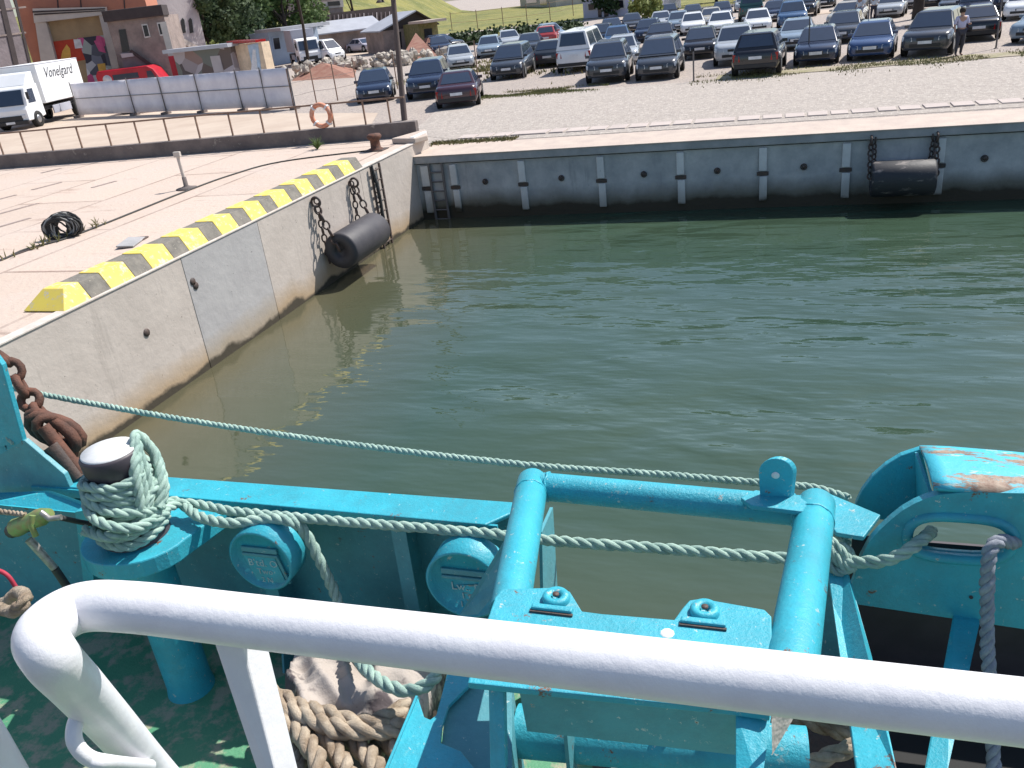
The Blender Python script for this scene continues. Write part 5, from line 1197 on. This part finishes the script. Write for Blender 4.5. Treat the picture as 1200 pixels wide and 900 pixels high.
# roller
t = thing('deck_roller', 'dark blue teal roller tube lying under the frame plate with scraped paint', 'roller', (-.3, 1.85, 3.75))
MB().tube([Vector((-.80, 1.90, 3.80)), Vector((.1, 1.98, 3.80))], .085, 28).build('roller_tube', 'teal_worn', t)
MB().box((-.30, 1.93, 3.86), (.05, .03, .16), None, .006).build('bracket', 'brass', t)
t = thing('pedestal_plate', 'bright teal notched pedestal plate on the foredeck below the frame', 'pedestal', (-1.1, 1.8, DZ))
pz2 = 3.98
MB().prism([atz(x, y_, pz2) for x, y_ in [(448, 910), (484, 822), (487, 815), (490, 818), (497, 840), (504, 843), (511, 838), (518, 812), (524, 788), (540, 786), (556, 788), (558, 794), (540, 812), (526, 826), (518, 850), (516, 870), (540, 880), (556, 900), (560, 915)]], (0, 0, -.016)).build('top_plate', 'teal', t, bev=.003)
MB().prism([atz(487, 815, pz2+.02), atz(446, 912, pz2+.02), atz(450, 914, pz2-.06), atz(490, 818, pz2-.06)], (.008, 0, 0)).build('edge_flange', 'teal', t)
MB().prism([atz(526, 790, pz2-.03), atz(600, 796, pz2-.03), atz(600, 930, pz2-.03), atz(512, 930, pz2-.03)], (0, 0, -.9)).build('pedestal_box', 'teal_bounce', t)
# ropes heap beneath (dark)
random.seed(31); mb = MB()
for k in range(7):
    y0 = 2.1+random.random()*.5; z0 = DZ+.5+random.random()*.2; rope(mb, [Vector((-.55+j*.15, y0+random.uniform(-.08, .08), z0+random.uniform(-.05, .06))) for j in range(7)], .03, step=.02)
tag(mb.build('rope_heap', 'rope_beige'), 'tangled brown rope in the shade under the tubular frame', 'rope heap')
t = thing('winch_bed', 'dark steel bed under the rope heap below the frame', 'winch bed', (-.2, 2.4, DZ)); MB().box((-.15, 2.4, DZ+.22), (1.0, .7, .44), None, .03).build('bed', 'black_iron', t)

# ---------------- right: gunwale stub, brace, fairlead chock
t = thing('bulwark', 'teal bulwark end with flat top between the frame and the fairlead', 'bulwark', (.5, 3.0, DZ))
MB().prism([atz(950, 580, 4.02), atz(972, 578, 4.02), atz(1032, 603, 4.02), atz(1012, 629, 4.02), atz(980, 624, 4.02)], (0, 0, -.02)).build('top_rail', 'teal', t, bev=.004)
MB().prism([(.28, 3.05, DZ), (4, 3.05, DZ), (4, 3.05, GW-.03), (.28, 3.05, GW-.03)], (0, .014, 0)).build('plate', 'bollard_side', t)  # near-black colour stands for the enclosed shade under the fairlead
t = thing('brace_bar', 'long flat teal brace slanting down to the deck right of the frame', 'brace', (.35, 2.5, DZ))
P1, P2 = Vector((.22, 2.92, 3.98)), Vector((.40, 1.62, 3.52))
MB().prism([aty(968, 655, 2.85), aty(990, 655, 2.85), aty(1022, 770, 2.45), aty(1052, 905, 1.95), aty(1004, 905, 1.95), aty(985, 770, 2.45)], (.0, .03, -.03)).build('flat_bar', 'teal', t, bev=.004)
MB().prism([aty(945, 640, 2.95), aty(975, 640, 2.95), aty(985, 770, 2.9), aty(950, 770, 2.9)], (0, .02, 0)).build('web_plate', 'teal_bounce', t)
t = thing('fairlead', 'large teal fairlead chock with an oval rope hole and rust scraped top', 'fairlead', (.8, 2.9, DZ))
# front plate outline with oval hole (bridge polygon)
Yp = 2.85
def pl2(x, y_): v = aty(x, y_, Yp); return (v.x, v.z)
out = [pl2(x, y_) for x, y_ in [(990, 706), (1000, 680), (1008, 655), (1018, 636), (1030, 622), (1044, 609), (1058, 598), (1072, 590), (1086, 584), (1100, 580)]]
cz_top = out[-1][1]
out += [(.62, 4.235), (.80, 4.245), (1.0, 4.23), (1.2, 4.15), (1.35, 4.0), (1.42, 3.8), (1.42, 3.62)]
hole = []
hx, hz, ha, hb_ = .622, 4.033, .165, .084
for k in range(36):
    a = 2*math.pi*k/36; ca, sa = math.cos(a), math.sin(a); ex = .62
    hole.append((hx+ha*(abs(ca)**ex)*(1 if ca >= 0 else -1), hz+hb_*(abs(sa)**.8)*(1 if sa >= 0 else -1)))
me = bmesh.new(); th = .035
def ringv(pts, y_): return [me.verts.new((x_, y_, z_)) for x_, z_ in pts]
of, ob, hf, hbk = ringv(out, Yp), ringv(out, Yp+th), ringv(hole, Yp), ringv(hole, Yp+th)
def eds(vs): return [me.edges.new((vs[i], vs[(i+1) % len(vs)])) for i in range(len(vs))]
E1 = eds(of)+eds(hf); E2 = eds(ob)+eds(hbk)
bmesh.ops.triangle_fill(me, edges=E1, use_beauty=True); bmesh.ops.triangle_fill(me, edges=E2, use_beauty=True)
for A, B_ in ((of, ob), (hf, hbk)):
    for i in range(len(A)): me.faces.new((A[i], A[(i+1) % len(A)], B_[(i+1) % len(A)], B_[i]))
bmesh.ops.recalc_face_normals(me, faces=me.faces)
mo = MB(); me.verts.index_update(); mo.add([v.co.copy() for v in me.verts], [[v.index for v in f.verts] for f in me.faces]); me.free()
mo.build('front_plate', 'teal', t)
# rounded lip around the hole
mb = MB(); mb.tube([Vector((hx+(x_-hx)*1.05, Yp+.006, hz+(z_-hz)*1.1)) for x_, z_ in hole], .021, 10, closed=True); mb.build('hole_rim', 'teal', t)
mb = MB()
n = len(hole)
mb.add([Vector((x_, Yp+.036, z_)) for x_, z_ in hole]+[Vector((x_*1.0, Yp+.06, z_-.002)) for x_, z_ in hole], [(i, (i+1) % n, (i+1) % n+n, i+n) for i in range(n)], True)
o = mb.build('hole_sleeve', 'teal', t, fix=False); o.modifiers.new('s', 'SOLIDIFY').thickness = .008
# back disc
Yd = 3.16
dv = [aty(x, y_, Yd) for x, y_ in [(1000, 606), (1003, 590), (1010, 575), (1022, 559), (1038, 545), (1056, 534), (1077, 527)]]
dv += [Vector((.60, Yd, 4.255)), Vector((.8, Yd, 4.25)), Vector((1.0, Yd, 4.2)), Vector((1.2, Yd, 4.1)), Vector((1.4, Yd, 3.9)), Vector((1.4, Yd, 4.145-.3))]
dv += [Vector((.8, Yd, 4.19)), Vector((.5, Yd, 4.12)), aty(1085, 603, Yd)+Vector((0, 0, .0)), aty(1040, 612, Yd)]
MB().prism([aty(x, y_, Yd) for x, y_ in [(1000, 606), (1003, 590), (1010, 575), (1022, 559), (1038, 545), (1056, 534), (1080, 526), (1092, 575), (1095, 606), (1060, 612)]], (0, .03, 0)).build('back_disc', 'teal', t, bev=.004)
# curved cover from disc top to plate top
cv = MB(); vs = []; nu = 18; nv = 6
for j in range(nv+1):
    f = j/nv
    for i in range(nu+1):
        g_ = i/nu; x0 = aty(1077, 527, Yd); x1 = aty(1094, 577, Yp)
        a = x0.lerp(x1, f); xx = a.x+g_*.95; drop = -.04*g_*g_*2.2; zz = a.z+drop+.018*math.sin(math.pi*f)+(.004*noise.noise(Vector((xx*9, f*5, 0))))
        vs.append(Vector((xx, a.y-.002+.004, zz+.012)))
cv.add(vs, [(j*(nu+1)+i, j*(nu+1)+i+1, (j+1)*(nu+1)+i+1, (j+1)*(nu+1)+i) for j in range(nv) for i in range(nu)], True)
o = cv.build('top_cover', 'rust_teal', t, fix=False); md = o.modifiers.new('s', 'SOLIDIFY'); md.thickness = .016; md.offset = 0
MB().prism([aty(1076, 530, Yd-.005), aty(1094, 580, Yp+.04), aty(1088, 600, Yp+.04), aty(1078, 600, Yd-.005)], (-.012, 0, 0)).build('side_web', 'teal', t)
MB().prism([Vector((.45, Yp+.1, DZ)), Vector((.52, Yp+.1, DZ)), Vector((.70, Yp+.01, 3.80)), Vector((.63, Yp+.01, 3.80))], (0, .02, 0)).build('support_leg', 'teal_bounce', t) if 0 else None
MB().prism([aty(1110, 905, 2.2), aty(1085, 905, 2.2), aty(1118, 725, 2.83), aty(1148, 730, 2.83)], (0, .02, 0)).build('support_leg', 'teal', t)
MB().tube([aty(1138, 700, Yp), aty(1138, 700, Yp-.006)], .007, 10).build('bolt_hole', 'black_iron', t)
# grey rope over the hole edge, hanging
rb = MB(); rope(rb, [aty(1178, 600, 3.2), aty(1186, 622, 3.0), Vector((.795, 2.84, 4.045)), aty(1172, 634, 2.78), aty(1160, 645, 2.74), aty(1157, 680, 2.72), aty(1157, 740, 2.68), aty(1160, 800, 2.6), aty(1164, 880, 2.5), aty(1164, 990, 2.3)], .025, pitch=.12, step=.015)
tag(rb.build('hanging_rope', 'rope_grey'), 'grey rope hanging down over the right edge of the fairlead hole', 'rope')
# black box added to stand for the shaded void under the fairlead
t = thing('shade_filler', 'near-black box added for the shaded void below the fairlead', 'filler', (1.2, 2.95, DZ)); MB().box((1.43, 2.66, DZ+.11), (2.1, .40, .22), None, .02).build('shade_box', 'tyre', t)
MB().box((1.43, 2.66, DZ+.235), (2.14, .44, .03), None, .008).build('shade_lid', 'tyre', t)

# beige rope pile + tarp
random.seed(15)
rp = MB()
rows = [[(318, 812), (350, 828), (385, 838), (420, 848), (455, 842), (480, 826)], [(330, 842), (352, 860), (372, 890), (380, 930)], [(360, 848), (385, 868), (405, 900), (415, 940)], [(395, 852), (420, 872), (445, 905), (455, 940)], [(430, 850), (455, 868), (480, 900), (490, 940)], [(325, 826), (365, 842), (410, 856), (470, 852), (490, 838)], [(345, 870), (352, 900), (350, 940)], [(455, 855), (440, 880), (430, 920)], [(410, 860), (395, 890), (400, 930)]]
for i, rw in enumerate(rows):
    z_ = 3.42+(.04 if i in (0, 5) else -.015*i+.02); rope(rp, [atz(x, y_, z_+random.uniform(-.012, .012)) for x, y_ in rw], .040, pitch=.24, step=.02, jit=.5)
tag(rp.build('rope_pile', 'rope_beige'), 'thick frayed beige rope piled on deck beside the flat white stanchion', 'rope pile')
# canvas
tm = MB(); vs = []; nu, nv = 70, 44
A_, B_, C_, D_ = atz(352, 762, 3.30), atz(525, 768, 3.30), atz(488, 862, 3.36), atz(322, 850, 3.36)
for j in range(nv+1):
    for i in range(nu+1):
        p = A_.lerp(B_, i/nu).lerp(D_.lerp(C_, i/nu), j/nv); q = p*4.2; h_ = .12*noise.noise(q)-.15*abs(noise.noise(Vector((q.x*1.5+q.y*.9, q.y*.6, 2))))-.07*abs(noise.noise(Vector((q.x*1.1-q.y*2.6, q.y*1.1, 7))))+.08+.07*math.sin(math.pi*i/nu)*math.sin(math.pi*j/nv)
        ed = min(i, nu-i, j, nv-j); p.z += h_-(.12 if ed == 0 else 0); vs.append(p)
tm.add(vs, [(j*(nu+1)+i, j*(nu+1)+i+1, (j+1)*(nu+1)+i+1, (j+1)*(nu+1)+i) for j in range(nv) for i in range(nu)], True)
t = thing('canvas_cover', 'crumpled dirty grey canvas over a crate beside the beige rope pile', 'canvas', (-1.8, 2.5, DZ))
o = tm.build('canvas_sheet', 'tarp', t, fix=False); o.modifiers.new('s', 'SOLIDIFY').thickness = .006
MB().box(((A_+C_)/2).to_tuple()[:2]+(DZ+.17,), (.55, .42, .34), None, .02).build('crate', 'black_iron', t)
# white handrail ------------------------------------------------
t = thing('white_handrail', 'thick white painted tubular handrail across the foreground', 'handrail', (-.2, .47, 4.4))
ry, rz_ = .485, 5.51
pts = smooth_path([Vector((.9, ry, rz_)), Vector((.2, ry, rz_)), Vector((-.3, ry, rz_)), Vector((-.56, ry, rz_))], 4)
bend = [Vector((-.62, ry-.002, rz_-.002)), Vector((-.668, ry-.012, rz_-.014)), Vector((-.70, ry-.035, rz_-.036)), Vector((-.705, ry-.06, rz_-.062)), Vector((-.688, ry-.085, rz_-.085))]
end = [Vector(Cp) for Cp in (aty(120, 822, .395), aty(160, 872, .375), aty(215, 945, .345), aty(300, 1060, .31))]
b0 = aty(72, 762, .425)
rr = [.0285]*0
def railpt(x_): return Vector((x_, .495+(x_+.6)*.0363, 5.508-(x_+.6)*.017))
path = smooth_path([railpt(.9), railpt(.2), railpt(-.25), railpt(-.45), railpt(-.585), railpt(-.645)+Vector((0, -.006, -.004)), ats(50, 742, .925), ats(60, 771, .925), ats(92, 806, 1.0), ats(134, 852, 1.13), ats(178, 902, 1.28), ats(235, 965, 1.42)], 10)
MB().tube(path, .0243, 28).build('rail_tube', 'white_rail', t)
a0 = aty(88, 838, .40); MB().tube(smooth_path([ats(98, 828, 1.04), ats(88, 848, 1.03), ats(88, 870, 1.03), ats(104, 888, 1.04), ats(130, 894, 1.06), ats(175, 898, 1.2)], 8), .0080, 14).build('bracket_loop', 'white_rail', t)
s0_ = [aty(x, y_, ry+.0) for x, y_ in ((250, 757), (283, 757))]; s1_ = [aty(x, y_, ry-.06) for x, y_ in ((345, 990), (372, 990))]
MB().prism([aty(245, 752, ry+.004), aty(283, 752, ry+.004), aty(336, 925, ry-.045), aty(307, 925, ry-.045)], (.0, .0, 0)) if 0 else None
q0, q1 = aty(266, 750, ry), aty(336, 1000, ry-.05)
xd = (q1-q0).normalized(); st_ = MB(); yv = Vector((1, 0, 0)); 
c0_, c1_ = [aty(x, y_, ry-.012) for x, y_ in ((246, 752), (283, 752))], [aty(x, y_, ry-.065) for x, y_ in ((330, 1000), (374, 1000))]
st_.prism([ats(250, 752, .875), ats(284, 754, .87), ats(331, 940, .96), ats(313, 940, .97)], (.0, .034, .004)).build('stanchion', 'white_rail', t, bev=.002)
t2 = MB().tube([ats(-60, 820, 1.0), ats(-22, 880, 1.05), ats(25, 960, 1.1)], .027, 20); t2.build('lower_tube', 'white_rail', t)
w_ = [o for o in col.objects if o.type == 'EMPTY' and not o.children]
for o in w_: bpy.data.objects.remove(o)
